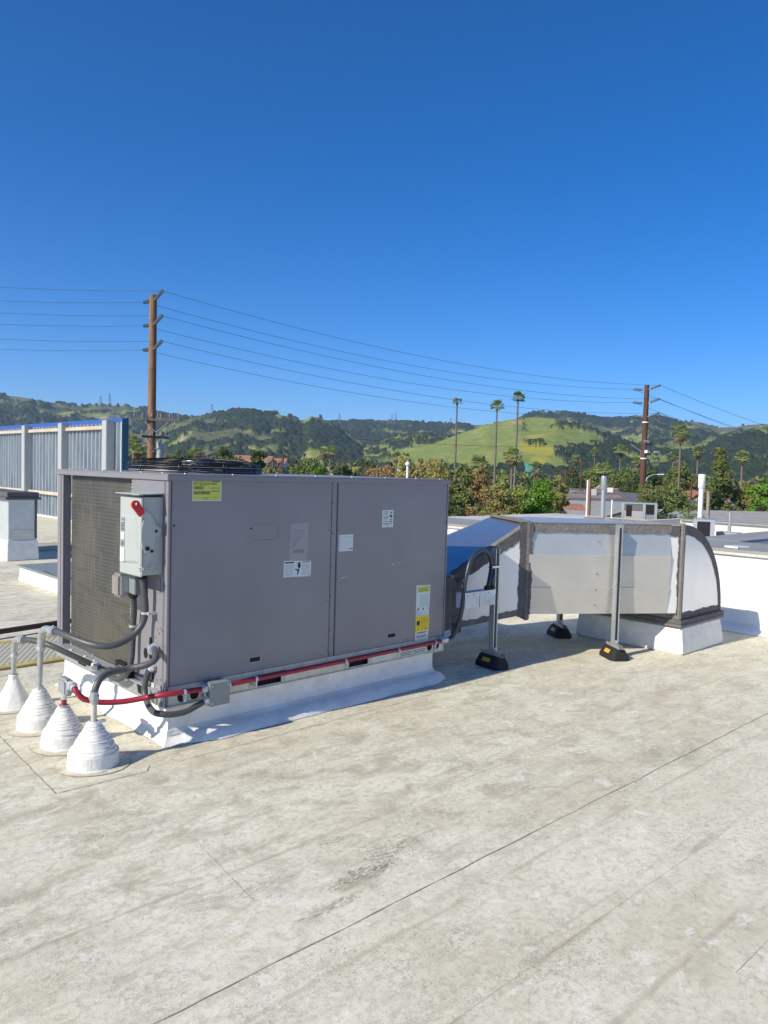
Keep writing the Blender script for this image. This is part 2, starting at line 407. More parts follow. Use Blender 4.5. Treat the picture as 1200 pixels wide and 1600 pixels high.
# ------------------------------------------------------------------ packaged rooftop unit
L_, W_, ZB, ZT = 2.235, 1.511, .205, 1.466
unit = thing('rooftop_air_conditioner', 'large grey packaged air conditioner with stickers on its panels and a finned coil end', 'air conditioner', (1.1, .75, .205))
mb = MB()
mb.box((.09, .02, ZB+.09), (L_-.02, W_-.13, ZT-.03), UNITD); mb.build('inner_cabinet', unit)
mb = MB(); mb.box((.018, .0, .318), (1.125, .018, ZT-.034), UNIT); pan1 = mb.build('access_panel', unit, .003)
mb = MB(); mb.box((1.178, .0, .318), (2.222, .018, ZT-.034), UNIT); pan2 = mb.build('access_panel', unit, .003)
mb = MB(); mb.box((1.130, .004, .315), (1.173, .02, ZT-.034), UNIT); mb.build('centre_post', unit, .003)
mb = MB(); mb.box((-.002, .0, .205), (.014, .03, ZT-.034), UNIT); mb.box((-.002, .032, .205), (.014, .045, ZT-.034), UNIT); mb.build('corner_post', unit, .003)
mb = MB(); mb.box((2.226, .0, .30), (2.24, .05, ZT-.034), UNIT); mb.box((2.238, .05, .30), (2.236, W_, ZT-.034), UNIT); mb.build('corner_post', unit, .002)
mb = MB()   # rear corner posts on the coil end
mb.box((-.002, 1.42, .29), (.008, 1.455, ZT-.034), UNIT); mb.box((-.002, 1.462, .205), (.008, 1.513, ZT-.034), UNIT); mb.box((.008, 1.42, .29), (.05, 1.425, ZT-.034), UNIT)
mb.build('corner_post', unit, .002)
mb = MB()   # lid with a dropped lip
mb.box((-.010, -.008, ZT-.008), (L_+.01, W_+.01, ZT), UNIT)
mb.box((-.010, -.008, ZT-.036), (L_+.01, -.004, ZT-.008), UNIT); mb.box((-.010, -.004, ZT-.036), (-.006, W_+.01, ZT-.008), UNIT)
mb.box((L_+.006, -.004, ZT-.036), (L_+.01, W_+.01, ZT-.008), UNIT)
mb.build('top_lid', unit, .0015)
mb = MB()
for x in (.1, .4, .7, 1.0, 1.3, 1.6, 1.9, 2.15): mb.lathe([(.006, 0), (.006, .004), (.003, .006)], (x, .012, ZT), ZINC, 8)
for y in (.1, .35, .6, .85, 1.1, 1.35): mb.lathe([(.006, 0), (.006, .004), (.003, .006)], (.015, y, ZT), ZINC, 8)
def screw(mb, x, z, y=0, r=.006, m=None):
    m = m or ZINC; n = 8
    mb.add([(x+r*math.cos(2*math.pi*k/n), y, z+r*math.sin(2*math.pi*k/n)) for k in range(n)]+[(x+r*.6*math.cos(2*math.pi*k/n), y-.005, z+r*.6*math.sin(2*math.pi*k/n)) for k in range(n)],
           [(k, (k+1)%n, n+(k+1)%n, n+k) for k in range(n)]+[tuple(range(n, 2*n))], m)
for z in (1.304, 1.111, .901, .71, .482, .335): screw(mb, 1.137, z, .003, m=SCRW)
for x, z in ((1.108, 1.13), (1.193, 1.13), (1.108, .68), (1.196, .68), (1.155, 1.452), (1.168, 1.452), (.03, .60), (2.20, 1.15), (2.212, .66), (2.212, .58), (2.212, .9), (.26, .335), (.62, .335), (1.3, .335), (1.85, .335), (1.07, .335)): screw(mb, x, z, 0, .005, SCRW if z < 1.4 else ZINC)
for y, z in ((.03, .66), (.05, .62), (.07, .63), (.10, .62), (.08, .60), (.12, .57), (.06, .35), (.1, .34), (.38, .33), (.1, .86), (.05, .50)):
    mb.lathe([(.005, 0), (.004, .003)], (0, 0, 0), SCRW, 6)
    k = len(mb.v)-18
    for i in range(18):
        x_, y_, z_ = mb.v[k+i]; mb.v[k+i] = (-.002-z_, y+x_, z+y_)
mb.build('screw', unit, fix=False)['kind'] = 'stuff'
for x, z in ((.032, 1.19), (.522, 1.16)):
    mb = MB(); mb.lathe([(.006, 0), (.005, .002)], (0, 0, 0), DARK, 8)
    mb.v = [(x+a, -.001-c, z+b) for a, b, c in mb.v]; mb.build('screw_hole', pan1, fix=False)
# end panel beside the coil
mb = MB(); mb.box((-.001, .047, .30), (.012, .425, ZT-.036), UNIT); sp = mb.build('end_panel', unit, .002)
mb = MB(); mb.box((-.003, .075, .818), (-.0012, .135, .90), UNIT); mb.build('knockout_plate', sp, .001)
for y, z, r in ((.235, .462, .024),):
    mb = MB(); n = 18
    mb.add([(-.0025, y+r*math.cos(2*math.pi*k/n), z+r*1.25*math.sin(2*math.pi*k/n)) for k in range(n)], [tuple(range(n))], DARK); mb.build('knockout_hole', sp, fix=False)
mb = MB(); mb.box((-.0025, .165, .44), (-.0015, .195, .56), DARK); mb.box((-.004, .14, .33), (-.0015, .155, .44), UNITD); mb.build('cable_slot', sp)
# coil
def coil_mat():
    m = bpy.data.materials.new('coil_fins'); m.use_nodes = True; t = m.node_tree; N = t.nodes; L = t.links
    b = N['Principled BSDF']; b.inputs['Roughness'].default_value = .5; b.inputs['Metallic'].default_value = .35
    tc = N.new('ShaderNodeTexCoord')
    def noise(sc, st, loc=(0,0,0)):
        mp = N.new('ShaderNodeMapping'); mp.inputs['Scale'].default_value = st; mp.inputs['Location'].default_value = loc
        L.new(tc.outputs['Object'], mp.inputs[0]); n = N.new('ShaderNodeTexNoise'); n.inputs['Scale'].default_value = sc; n.inputs['Detail'].default_value = 4
        L.new(mp.outputs[0], n.inputs['Vector']); return n.outputs['Fac']
    w = N.new('ShaderNodeTexWave'); w.bands_direction = 'Z'; w.inputs['Scale'].default_value = 14; w.inputs['Distortion'].default_value = .15; w.inputs['Detail'].default_value = 1
    L.new(tc.outputs['Object'], w.inputs[0])
    r0 = N.new('ShaderNodeMapRange'); r0.inputs[1].default_value = 0; r0.inputs[2].default_value = 1; L.new(w.outputs['Fac'], r0.inputs[0])
    c0 = N.new('ShaderNodeMix'); c0.data_type = 'RGBA'; c0.inputs['A'].default_value = (.070, .068, .058, 1); c0.inputs['B'].default_value = (.112, .108, .092, 1); L.new(r0.outputs[0], c0.inputs['Factor'])
    def lay(prev, fac, a, b_, amt, col):
        r = N.new('ShaderNodeMapRange'); r.inputs[1].default_value = a; r.inputs[2].default_value = b_; r.inputs[4].default_value = amt; L.new(fac, r.inputs[0])
        q = N.new('ShaderNodeMix'); q.data_type = 'RGBA'; L.new(prev, q.inputs['A']); q.inputs['B'].default_value = (*col, 1); L.new(r.outputs[0], q.inputs['Factor']); return q.outputs['Result']
    c = lay(c0.outputs['Result'], noise(2, (1, 40, 1)), .5, .62, .5, (.14, .135, .118))
    c = lay(c, noise(3, (1, 30, 1.2), (3, 3, 3)), .64, .71, .7, (.34, .33, .30))
    c = lay(c, noise(2.2, (1, 1, 1)), .45, .6, .5, (.17, .15, .105))
    c = lay(c, noise(3, (1, 1.2, 10), (5, 0, 0)), .55, .66, .55, (.07, .068, .058))
    L.new(c, b.inputs['Base Color'])
    n2 = noise(1, (1, 700, 4)); bp = N.new('ShaderNodeBump'); bp.inputs['Strength'].default_value = .5; bp.inputs['Distance'].default_value = .002; L.new(n2, bp.inputs['Height']); L.new(bp.outputs[0], b.inputs['Normal'])
    return m
COIL = coil_mat()
mb = MB()
pts = [(.032, .46), (.032, 1.34), (.036, 1.37), (.05, 1.392), (.075, 1.40), (.5, 1.40)]
V = []
for x, y in pts: V += [(x, y, .30), (x, y, 1.435)]
mb.add(V, [(2*i, 2*i+1, 2*i+3, 2*i+2) for i in range(len(pts)-1)], COIL, True)
mb.box((.034, .428, .30), (.3, .4595, 1.435), UNITD)
coil = mb.build('condenser_coil', unit)
mb = MB(); rd = random.Random(9)
for k in range(60):
    z = .32+k*.0185; mb.box((.012, .430, z), (.032, .458, z+.009), GALVD)
mb.build('tube_bend', coil)['kind'] = 'stuff'
# base rail, front
mb = MB()
mb.box((-.004, .004, .205), (.560, .012, .315), GALVD); mb.box((.785, .004, .205), (1.300, .012, .315), GALVD); mb.box((1.50, .004, .205), (L_, .012, .315), GALVD)
for a, b in ((.560, .785), (1.300, 1.50)): mb.box((a, .004, .205), (b, .012, .220), GALVD); mb.box((a, .004, .288), (b, .012, .315), GALVD)
mb.box((-.004, -.004, .205), (L_, .004, .211), GALVD); mb.box((0, .013, .206), (L_, .06, .212), GALVD)
rail = mb.build('base_rail', unit)
for a, b in ((.560, .785), (1.300, 1.50)):
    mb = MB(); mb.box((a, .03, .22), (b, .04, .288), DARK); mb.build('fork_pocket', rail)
for a, b in ((.560, .785), (1.300, 1.50)):
    for x in (a, b):
        mb = MB(); mb.box((x-.025, .000, .218), (x+.008, .0035, .285), GALV); mb.build('pocket_flange', rail, .001)
for x in (.095, .172, 2.085, 2.162):
    mb = MB(); n = 16; mb.add([(x+.027*math.cos(2*math.pi*k/n), .0025, .252+.03*math.sin(2*math.pi*k/n)) for k in range(n)], [tuple(range(n))], DARK); mb.build('lifting_hole', rail, fix=False)
mb = MB(); mb.box((-.006, .004, .205), (-.001, 1.511, .292), GALV); mb.box((-.034, .02, .292), (.03, 1.50, .297), GALV); mb.box((-.034, .02, .287), (-.031, 1.50, .292), GALV)
mb.box((-.008, .05, .297), (-.004, .42, .318), GALV)
side = mb.build('side_rail', unit)
for q in ([(-.0075, 1.18, .268), (-.0075, .99, .268), (-.0075, 1.03, .222), (-.0075, 1.14, .222)], [(-.0075, .33, .278), (-.0075, .21, .278), (-.0075, .23, .222), (-.0075, .31, .222)]):
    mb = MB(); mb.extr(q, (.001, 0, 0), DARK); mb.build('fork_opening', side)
for y in (.55, .62, .84, .98, 1.2): mb = MB(); mb.box((-.030, y, .297), (-.018, y+.03, .303), GALVD); mb.build('bracket', side)
for a, b, m_ in (((-.030, .47, .2975), (-.002, .56, .33), GALV), ((-.03, .36, .2975), (-.006, .40, .345), DARK)): mb = MB(); mb.box(a, b, m_); mb.build('bracket', side)
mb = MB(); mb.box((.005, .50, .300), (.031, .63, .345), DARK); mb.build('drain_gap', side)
mb = MB(); mb.box((-.014, .035, .205), (-.006, .06, .30), GALV); mb.box((-.014, .085, .205), (-.006, .105, .30), GALV); mb.box((-.016, .107, .27), (-.006, .14, .32), GALVD); mb.build('corner_bracket', side, .001)
# fan guard
FCx, FCy, FR = .62, .80, .40
mb = MB()
mb.lathe([(FR+.02, 0), (FR+.02, .036), (FR-.01, .042)], (FCx, FCy, ZT), UNIT, 48); 
mb.build('fan_shroud', unit)
BW = mat('black_wire', (.012, .012, .014), .3, .2)
mb = MB()
for i in range(11):
    a = i/10*math.pi*.5; r = .415*math.cos(a*.92)+.01; z = ZT+.03+.055*math.sin(min(1.4, a*1.5)) if r > .2 else ZT+.086
    if i == 10: r = .06
    mb.tube([(FCx+r*math.cos(2*math.pi*k/40), FCy+r*math.sin(2*math.pi*k/40), z) for k in range(41)], .0026, BW, 5, cap=False)
for z in (.008, .020, .034, .048, .062): 
    r = .435-max(0, z-.04)*.7
    mb.tube([(FCx+r*math.cos(2*math.pi*k/40), FCy+r*math.sin(2*math.pi*k/40), ZT+z) for k in range(41)], .0026, BW, 5, cap=False)
for k in range(10):
    a = 2*math.pi*(k+.3)/10
    mb.tube([(FCx+r*math.cos(a), FCy+r*math.sin(a), ZT+z) for r, z in ((.435, .004), (.432, .045), (.405, .072), (.33, .084), (.2, .09), (.06, .09))], .004, BW, 5)
guard = mb.build('fan_guard', unit, fix=False)
mb = MB(); mb.lathe([(.05, 0), (.09, .012), (.09, .03), (.04, .036)], (FCx, FCy, ZT+.055), ZINC, 20); mb.build('motor_cap', guard)
mb = MB(); mb.lathe([(.09, 0), (.09, .05), (.07, .06)], (FCx, FCy, ZT+.01), BOXG2, 20)
for k in range(4):
    a = k*math.pi/2+.3; mb.quad((FCx+.1*math.cos(a), FCy+.1*math.sin(a), ZT+.02), (FCx+.36*math.cos(a), FCy+.36*math.sin(a), ZT+.015), (FCx+.36*math.cos(a+.5), FCy+.36*math.sin(a+.5), ZT+.05), (FCx+.1*math.cos(a+.7), FCy+.1*math.sin(a+.7), ZT+.05), BOXG2)
mb.build('fan_blade', unit)

# stickers on the front (u = x, v = z)
def fs(x, z): return Sheet((x, 0, z), (1,0,0), (0,0,1), (0,-1,0))
s = fs(.137, 1.321); w, h = .183, .132
s.rect(0, 0, w, h, PW); s.rect(.004, .004, w-.004, h-.001, PY, 1)
s.bars(.008, .107, .112, .118, PYE, 2, 1); s.text('25PT10NY3A2A0-0A0A0', .008, .088, .014, PYE, 2, .145, .01)
s.bars(.008, .064, .070, .080, PYE, 2, 2); s.bars(.008, .036, .112, .054, PYE, 2, 3)
s.text('4E27 63', .116, .066, .010, PYE, 2, .048); s.rect(.118, .052, .172, .056, PYE, 2); s.rect(.120, .104, .170, .118, PO, 2); s.lines(.124, .106, .168, .116, 2, PYE, 3, .5, 5)
s.lines(.07, .010, .10, .024, 2, PYE, 2, .35, 6); s.rect(.13, .018, .152, .0195, PYE, 2); s.rect(.010, .122, .1, .1235, PYE, 2); s.rect(.04, .0835, .085, .085, PYE, 2)
s.done('nameplate_label', pan1)
s = fs(.797, .955); w, h = .145, .226
s.poly([(0, 0), (w-.004, 0), (w, h), (.008, h)], FADE, 0); s.lines(.06, .178, .115, .186, 1, FADEK, 1, .7, 3)
for k in range(9): s.rect(.018+k*.002, .08+k*.011, .045+k*.005, .082+k*.011, FADEK, 1)
s.poly([(.03, .088), (.034, .086), (.108, .165), (.104, .168)], FADEK); s.bars(.03, .045, .112, .065, FADEK, 1, 8); s.poly([(.02, .175), (.05, .19), (.05, .194), (.02, .179)], FADEK)
s.done('faded_label', pan1)
s = fs(.759, .858); w, h = .211, .095
s.poly([(0, 0), (w-.002, -.008), (w, h-.006), (.002, h+.004)], PW, 0)
s.rect(.008, h-.014, .078, h-.004, PR, 1); s.rect(.138, h-.016, .202, h-.009, PO, 1)
s.lines(.010, .006, .072, h-.018, 9, PG, 1, .35, 1); s.lines(.138, .004, .200, h-.022, 10, PG, 1, .35, 2); s.rect(.076, .001, .077, h-.002, PG, 1)
s.poly([(.105, .066), (.118, .086), (.126, .084), (.130, .060), (.122, .046), (.112, .046)], PK); s.poly([(.098, .084), (.101, .086), (.110, .072), (.106, .070)], PK)
s.poly([(.084, .040), (.086, .045), (.118, .042), (.120, .036), (.108, .006), (.102, .008), (.106, .034)], PK)
s.rect(.19, -.002, .203, .001, PK, 1); s.done('warning_label', pan1)
s = fs(1.192, .991); w, h = .121, .107
s.rect(0, 0, w, h, PW)
for k in range(6): s.rect(.03+k*.015, .012, .0308+k*.015, h-.014, PG, 1)
s.lines(.006, .008, .024, h-.008, 11, PG, 1, .3, 4); s.lines(.034, .052, .112, .057, 1, PG, 1, .3, 4); s.lines(.084, .010, .118, .018, 1, PR, 2, .8, 4); s.rect(.03, h-.014, .115, h-.012, PG, 1)
s.done('chart_label', pan2)
s = fs(1.569, 1.134); w, h = .106, .118
s.rect(0, 0, w, h, PW)
for tt, u, v_, h_, w_ in (('FSO', .018, .104, .0085, .036), ('UNIT', .014, .090, .0085, .042), ('UNDER', .008, .071, .0085, .052), ('BTU', .016, .058, .0085, .036), ('LTRS', .014, .040, .0085, .038), ('R-QUANTITY', .008, .024, .0105, .088), ('kPa', .044, .010, .004, .018)):
    s.text(tt, u, v_-.004, h_, PK, 1, w_, .01)
s.poly([(.088, .110), (.080, .096), (.096, .096)], PK); s.poly([(.080, .098), (.072, .080), (.076, .080), (.086, .098)], PK); s.poly([(.070, .072), (.094, .072), (.094, .082), (.070, .082)], PK); s.poly([(.086, .060), (.092, .072), (.080, .072)], PK)
s.rect(.070, .048, .092, .053, PK, 1); s.rect(.068, .036, .092, .041, PK, 1)
s.done('pressure_label', pan2)
s = fs(1.925, .302); w, h = .146, .41
s.poly([(.002, 0), (w-.012, -.006), (w, h-.006), (0, h)], PW, 0)
s.rect(.012, h-.055, w-.006, h-.010, PY, 1); s.lines(.02, h-.048, w-.02, h-.018, 3, PYE, 2, .4, 5)
s.lines(.035, .255, w-.012, .345, 6, PG, 1, .35, 6); s.lines(.008, .19, .03, .25, 4, PG, 1, .3, 6); s.lines(.02, .195, .06, .215, 2, PG, 1, .3, 6)
for u, v_ in ((.026, .238), (.075, .236)):
    s.poly([(u, v_-.013), (u+.004, v_-.003), (u+.015, v_), (u+.004, v_+.004), (u, v_+.014), (u-.004, v_+.003), (u-.014, v_), (u-.004, v_-.004)], PK)
s.rect(.116, .228, .119, .25, PG, 1); s.rect(.116, .226, .132, .229, PG, 1); s.rect(.13, .228, .133, .25, PG, 1)
for k in range(7): s.rect(.012+k*.018, .192, .014+k*.018, .222, PG, 1)
s.rect(.0, .076, w-.004, .187, PY2, 1); s.rect(.012, .122, .044, .150, PK, 2); s.poly([(.012, .150), (.018, .156), (.03, .150), (.044, .158), (.044, .15)], PK, 2); s.rect(.058, .12, .061, .18, PYE, 2)
s.lines(.072, .128, .130, .178, 6, PYE, 2, .25, 9); s.text('D', .02, .085, .016, PYE, 2, .014); s.text('II', .058, .085, .016, PYE, 2, .008); s.text('UN', .088, .085, .018, PYE, 2, .036); s.rect(.01, .112, .12, .1135, PYE, 2)
s.rect(.018, .062, .118, .070, PR, 1); s.lines(.014, .042, .12, .058, 2, PG, 1, .5, 2); s.rect(.012, .034, .122, .041, PR, 1); s.lines(.014, .006, .12, .030, 3, PG, 1, .5, 3)
s.done('energy_label', pan2)
for x, z, p in ((.522, .368, pan1), (1.646, .365, pan2)):
    mb = MB()
    for a in ((0, 0, .088, .007), (0, .033, .088, .040), (0, .007, .008, .033), (.080, .007, .088, .033)): mb.box((x+a[0], -.003, z+a[1]), (x+a[2], -.0002, z+a[3]), FADE)
    pl = mb.build('pull_recess', p, .001)
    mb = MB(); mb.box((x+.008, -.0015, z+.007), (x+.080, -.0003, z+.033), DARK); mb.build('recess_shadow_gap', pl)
# knockout outline and scratches
KO = mat('scored_line', (.12, .12, .135), .6); SCR = mat('bare_scratch', (.72, .73, .76), .4)
s = fs(.521, 1.09)
for a in ((.012, 0, .178, .0022), (.190, .012, .1922, .085), (0, .02, .002, .05), (.012, .094, .178, .0955)): s.rect(*a, KO, 0)
s.poly([(.178, 0), (.178, .0022), (.19, .013), (.1922, .012)], KO, 0); s.poly([(.012, 0), (.012, .0022), (.002, .02), (0, .02)], KO, 0)
s.done('knockout_outline', pan1)
for u, v_, w, h_ in ((.47, .128, .02, .005), (.50, .124, .006, .003), (.53, .135, .014, .005), (.60, .145, .01, .003), (.014, .068, .028, .004), (.05, .072, .02, .003), (.0, .055, .01, .003)):
    s = fs(1.2, .75); s.poly([(u, v_), (u+w*.5, v_-h_*.3), (u+w, v_+h_*.5), (u+w*.9, v_+h_), (u+w*.4, v_+h_*.7)], SCR, 0); s.done('paint_scratch', pan2)
s = fs(1.692, 1.205); s.poly([(.006*math.cos(k), .006*math.sin(k)) for k in range(6)], PR, 0); s.done('rust_spot', pan2)
s = Sheet((1.775, .004, .217), (1,0,0), (0,0,1), (0,-1,0)); w, h = .27, .044
s.rect(0, 0, w, h, PW); s.rect(.134, 0, .136, h, GALV, 1); s.lines(.012, .006, .128, .038, 3, PK, 1, .45, 2); s.lines(.142, .006, .262, .038, 3, PK, 1, .45, 3); s.done('rail_label', rail)
s = Sheet((1.515, .004, .228), (1,0,0), (0,0,1), (0,-1,0)); s.rect(0, 0, .15, .045, PW); s.lines(.03, .03, .14, .04, 1, PO, 1, .4, 3); s.lines(.03, .01, .12, .02, 1, PG, 1, .3, 3); s.done('rail_label', rail)
# ------------------------------------------------------------------ disconnect switch on the end panel
dis = thing('disconnect_switch', 'pale grey fused disconnect box with a red lever on the end of the rooftop unit', 'switch box', (-.065, .17, .925))
mb = MB(); mb.box((-.118, .055, .925), (-.0015, .292, 1.340), BOXG); body = mb.build('enclosure', dis, .003)
mb = MB(); mb.box((-.130, .048, .918), (-.119, .298, 1.338), BOXG); cov = mb.build('cover', dis, .004, 3)
mb = MB()   # pressed long boss on the cover
mb.add([(-.1305, .075, .99), (-.1305, .27, .975), (-.1305, .27, 1.24), (-.1305, .10, 1.24), (-.137, .095, 1.0), (-.137, .265, .985), (-.137, .265, 1.23), (-.137, .115, 1.23)],
       [(4,5,6,7), (0,1,5,4), (1,2,6,5), (2,3,7,6), (3,0,4,7)], BOXG); mb.build('pressed_boss', cov, .003)
mb = MB(); mb.extr([(-.155, .03, 1.352), (-.155, .305, 1.352), (-.0015, .30, 1.356), (-.0015, .045, 1.356)], (0, 0, .005), BOXG); mb.build('rain_lip', dis, .001)
# switch arm plate on the -y side
mb = MB()
arc = [(-.120+.0, 1.225), (-.128, 1.20), (-.134, 1.17), (-.135, 1.12), (-.128, 1.08), (-.112, 1.045), (-.09, 1.03), (-.072, 1.035), (-.06, 1.06), (-.052, 1.20), (-.085, 1.255), (-.118, 1.275), (-.135, 1.265)]
mb.extr([(x, .044, z) for x, z in arc], (0, -.007, 0), BOXG); arm = mb.build('switch_arm', dis, .0015)
mb = MB(); mb.tube([(-.10, .037, 1.07), (-.10, .031, 1.07)], .011, DARK, 12); mb.tube([(-.075, .037, 1.055), (-.075, .031, 1.055)], .008, DARK, 12); mb.build('lock_hole', arm)
mb = MB()
n = 14; cx, cz, r = -.168, 1.302, .023; out = []
out = [(-.118, 1.262), (-.145, 1.238)]
for k in range(n+1):
    a = math.radians(225-k*270/n*0.8); out.append((cx+r*math.cos(a), cz+r*math.sin(a)))
inn = [(cx+.003+.008*math.cos(2*math.pi*k/n), cz+.004+.010*math.sin(2*math.pi*k/n)) for k in range(n)]
import mathutils.geometry as mg
def ringplate(mb, out, inn, y0, y1, m):
    P = [Vector((x, z, 0)) for x, z in out]; Q = [Vector((x, z, 0)) for x, z in inn]
    tris = mg.tessellate_polygon([P, Q]); al = out+inn; n_ = len(al)
    v = [(x, y0, z) for x, z in al]+[(x, y1, z) for x, z in al]
    f = [tuple(t) for t in tris]+[tuple(n_+i for i in t) for t in tris]
    a = len(out); f += [(i, (i+1)%a, n_+(i+1)%a, n_+i) for i in range(a)]; b = len(inn)
    f += [(a+i, a+(i+1)%b, n_+a+(i+1)%b, n_+a+i) for i in range(b)]
    mb.add(v, f, m)
ringplate(mb, out, inn, .046, .030, REDH); mb.build('red_lever', arm)
mb = MB(); mb.tube([(-.05, .053, 1.16), (-.05, .040, 1.16)], .030, BOXG, 20); mb.tube([(-.05, .0395, 1.16), (-.05, .036, 1.16)], .008, DARK, 8); mb.build('hub', dis)
mb = MB(); mb.tube([(-.128, .056, .965), (-.145, .046, .965), (-.145, .036, .955), (-.125, .034, .955), (-.118, .04, .965)], .0035, ZINC, 6)
mb.box((-.128, .040, .93), (-.116, .054, .975), BOXG); mb.build('hasp', dis)
s = Sheet((-.131, .262, .985), (0,-1,0), (0,0,1), (-1,0,0)); 
s.rect(-.012, .0, .040, .075, PW, 0); s.lines(-.004, .012, .034, .055, 4, PG, 1, .3, 3)
s.rect(-.004, .082, .036, .118, PG, 0); s.lines(.0, .086, .032, .114, 4, PK, 1, .6, 4)
s.rect(-.004, .122, .036, .158, PW, 0); s.text('1', .012, .132, .018, PK, 1, .006)
s.rect(-.004, .164, .036, .242, PG, 0); s.text('ON', .004, .222, .012, PK, 1, .024); s.lines(.0, .168, .032, .214, 6, PK, 1, .6, 5)
o = s.done('switch_label', cov); 
for vtx in o.data.vertices: vtx.co.x -= .0075
s = Sheet((-.06, .0545, .95), (1,0,0), (0,0,1), (0,-1,0)); n = 20
for r_ in (.026, .018):
    for k in range(n):
        a, b = 2*math.pi*k/n, 2*math.pi*(k+.8)/n
        s.poly([(r_*math.cos(a), .02+r_*math.sin(a)), (r_*math.cos(b), .02+r_*math.sin(b)), ((r_-.0014)*math.cos(b), .02+(r_-.0014)*math.sin(b)), ((r_-.0014)*math.cos(a), .02+(r_-.0014)*math.sin(a))], BOXG2, 0)
s.done('knockout_ring', body)
# weatherproof outlet under it
out_ = thing('weatherproof_outlet', 'small outlet box with a smoky bubble cover hanging below the disconnect box', 'outlet', (-.05, .30, .79))
mb = MB(); mb.box((-.075, .225, .795), (-.002, .300, .905), BOXG2); mb.build('outlet_box', out_, .004)
BUB = bpy.data.materials.new('smoky_cover'); BUB.use_nodes = True; b = BUB.node_tree.nodes['Principled BSDF']
b.inputs['Base Color'].default_value = (.42, .39, .36, 1); b.inputs['Roughness'].default_value = .12; b.inputs['Alpha'].default_value = .55; b.inputs['Coat Weight'].default_value = .4
mb = MB(); mb.box((-.130, .302, .775), (-.012, .405, .905), BUB); mb.build('bubble_cover', out_, .014, 4)
mb = MB(); mb.box((-.115, .3005, .79), (-.01, .3015, .895), GALV); mb.build('cover_hinge_plate', out_)
mb = MB(); mb.box((-.06, .310, .82), (-.025, .345, .87), WHITE2); mb.build('receptacle', out_, .003)

# ------------------------------------------------------------------ coated pipe boots
def boot(label, x, y, r, h, seed, pyramid=False, steps=9, patch=.17):
    t = thing('pipe_boot', label, 'pipe boot', (x, y, 0), 'white coated pipe boots in a row')
    mb = MB(); rd = random.Random(seed)
    if pyramid:
        n = 24; V = []
        for j, (rr, z) in enumerate([(r*1.12, .003), (r*1.05, .012), (r*.97, .03), (r*.55, h*.55), (r*.30, h*.84), (.026, h*.93), (.030, h*.96), (.022, h)]):
            for k in range(n):
                a = 2*math.pi*k/n; q = 1+(.10*abs(math.sin(2*a+.4))-.05)*(1 if j < 5 else .2)+.02*math.sin(5*a+j)
                V.append((x+rr*q*math.cos(a), y+rr*q*math.sin(a), z))
        mb.add(V, [(i*n+k, i*n+(k+1)%n, (i+1)*n+(k+1)%n, (i+1)*n+k) for i in range(7) for k in range(n)], WHITE, True)
    else:
        prof = [(r*1.03, .003), (r*1.0, .01), (r*.985, h*.30), (r*.96, h*.335), (r*.90, h*.345)]
        R0 = r*.90; z = h*.345
        for i in range(steps):
            t0 = (i+1)/steps; R1 = R0+(.027-R0)*t0; z1 = h*.345+(h*.62)*t0
            Rp = R0+(.027-R0)*(i/steps)
            prof += [(Rp+.0035, z+(z1-z)*.10), (Rp-(Rp-R1)*.25, z+(z1-z)*.92), (R1-.002, z1)]; z = z1
        prof += [(.028, h*.975), (.023, h)]
        mb.lathe(prof, (x, y, 0), WHITE, 48, False, .018, seed)
        # tilted lap edges of the wound coating
        for i in range(5):
            zz = h*(.36+.11*i); rr = (r*.90+(.027-r*.90)*((zz-h*.345)/(h*.62)))+.0025; tl = rd.uniform(-.008, .008)
            mb.tube([(x+rr*math.cos(q), y+rr*math.sin(q), zz+tl*math.cos(q+seed)) for q in [2*math.pi*k/28 for k in range(29)]], .0028, WHITE, 5, cap=False)
    mb.build('coating', t)
    mb = MB(); n = 40
    ph = rd.uniform(0, 6)
    V = [(x+patch*(1+.05*math.sin(2*k*2*math.pi/n+ph))*math.cos(2*math.pi*k/n), y+patch*(1+.05*math.sin(2*k*2*math.pi/n+ph))*math.sin(2*math.pi*k/n), .0045) for k in range(n)]
    V2 = [(x+(a-x)*1.018, y+(b-y)*1.018, .0022) for a, b, c in V]
    mb.add(V, [tuple(range(n))], ROOF); mb.add(V+V2, [(k, (k+1)%n, n+(k+1)%n, n+k) for k in range(n)], SEAM)
    mb.build('target_patch', t, fix=False)
    return t
boot('nearest white stepped cone boot, a thin grey pipe bending over to the unit corner', -.397, -.005, .122, .222, 1)
boot('white stepped cone boot with a short red pipe and grey conduit body on top', -.404, .363, .112, .212, 2)
boot('white stepped cone boot carrying the taller galvanised pipe with an elbow', -.398, .731, .116, .226, 3)
boot('folded pyramid-shaped white boot at the far end of the row', -.381, 1.205, .105, .20, 4, True)

# ------------------------------------------------------------------ conduits
def conduit(name, label, loc, pts, r, m, cat='conduit'):
    t = thing(name, label, cat, loc); mb = MB(); mb.tube(smooth_path(pts), r, m, 12); mb.build('flexible_tube', t); return t
def fitting(t, p, q, r, m=None, name='fitting', nut=True):
    mb = MB(); p = Vector(p); q = Vector(q); mb.tube([p, q], r, m or ZINC, 12)
    if nut:
        c = p+(q-p)*.35; mb.tube([c, c+(q-p)*.3], r*1.32, m or ZINC, 6, smooth=False)
    return mb.build(name, t)
c2 = conduit('liquidtight_conduit', 'thick grey conduit drooping from the disconnect box to the taller galvanised pipe', (-.4, .69, 0),
    [(-.07, .152, .915), (-.062, .145, .83), (-.05, .150, .72), (-.062, .163, .644), (-.12, .169, .582), (-.22, .168, .547), (-.3, .215, .551), (-.36, .330, .572), (-.39, .444, .588), (-.4, .53, .586)], .018, COND)
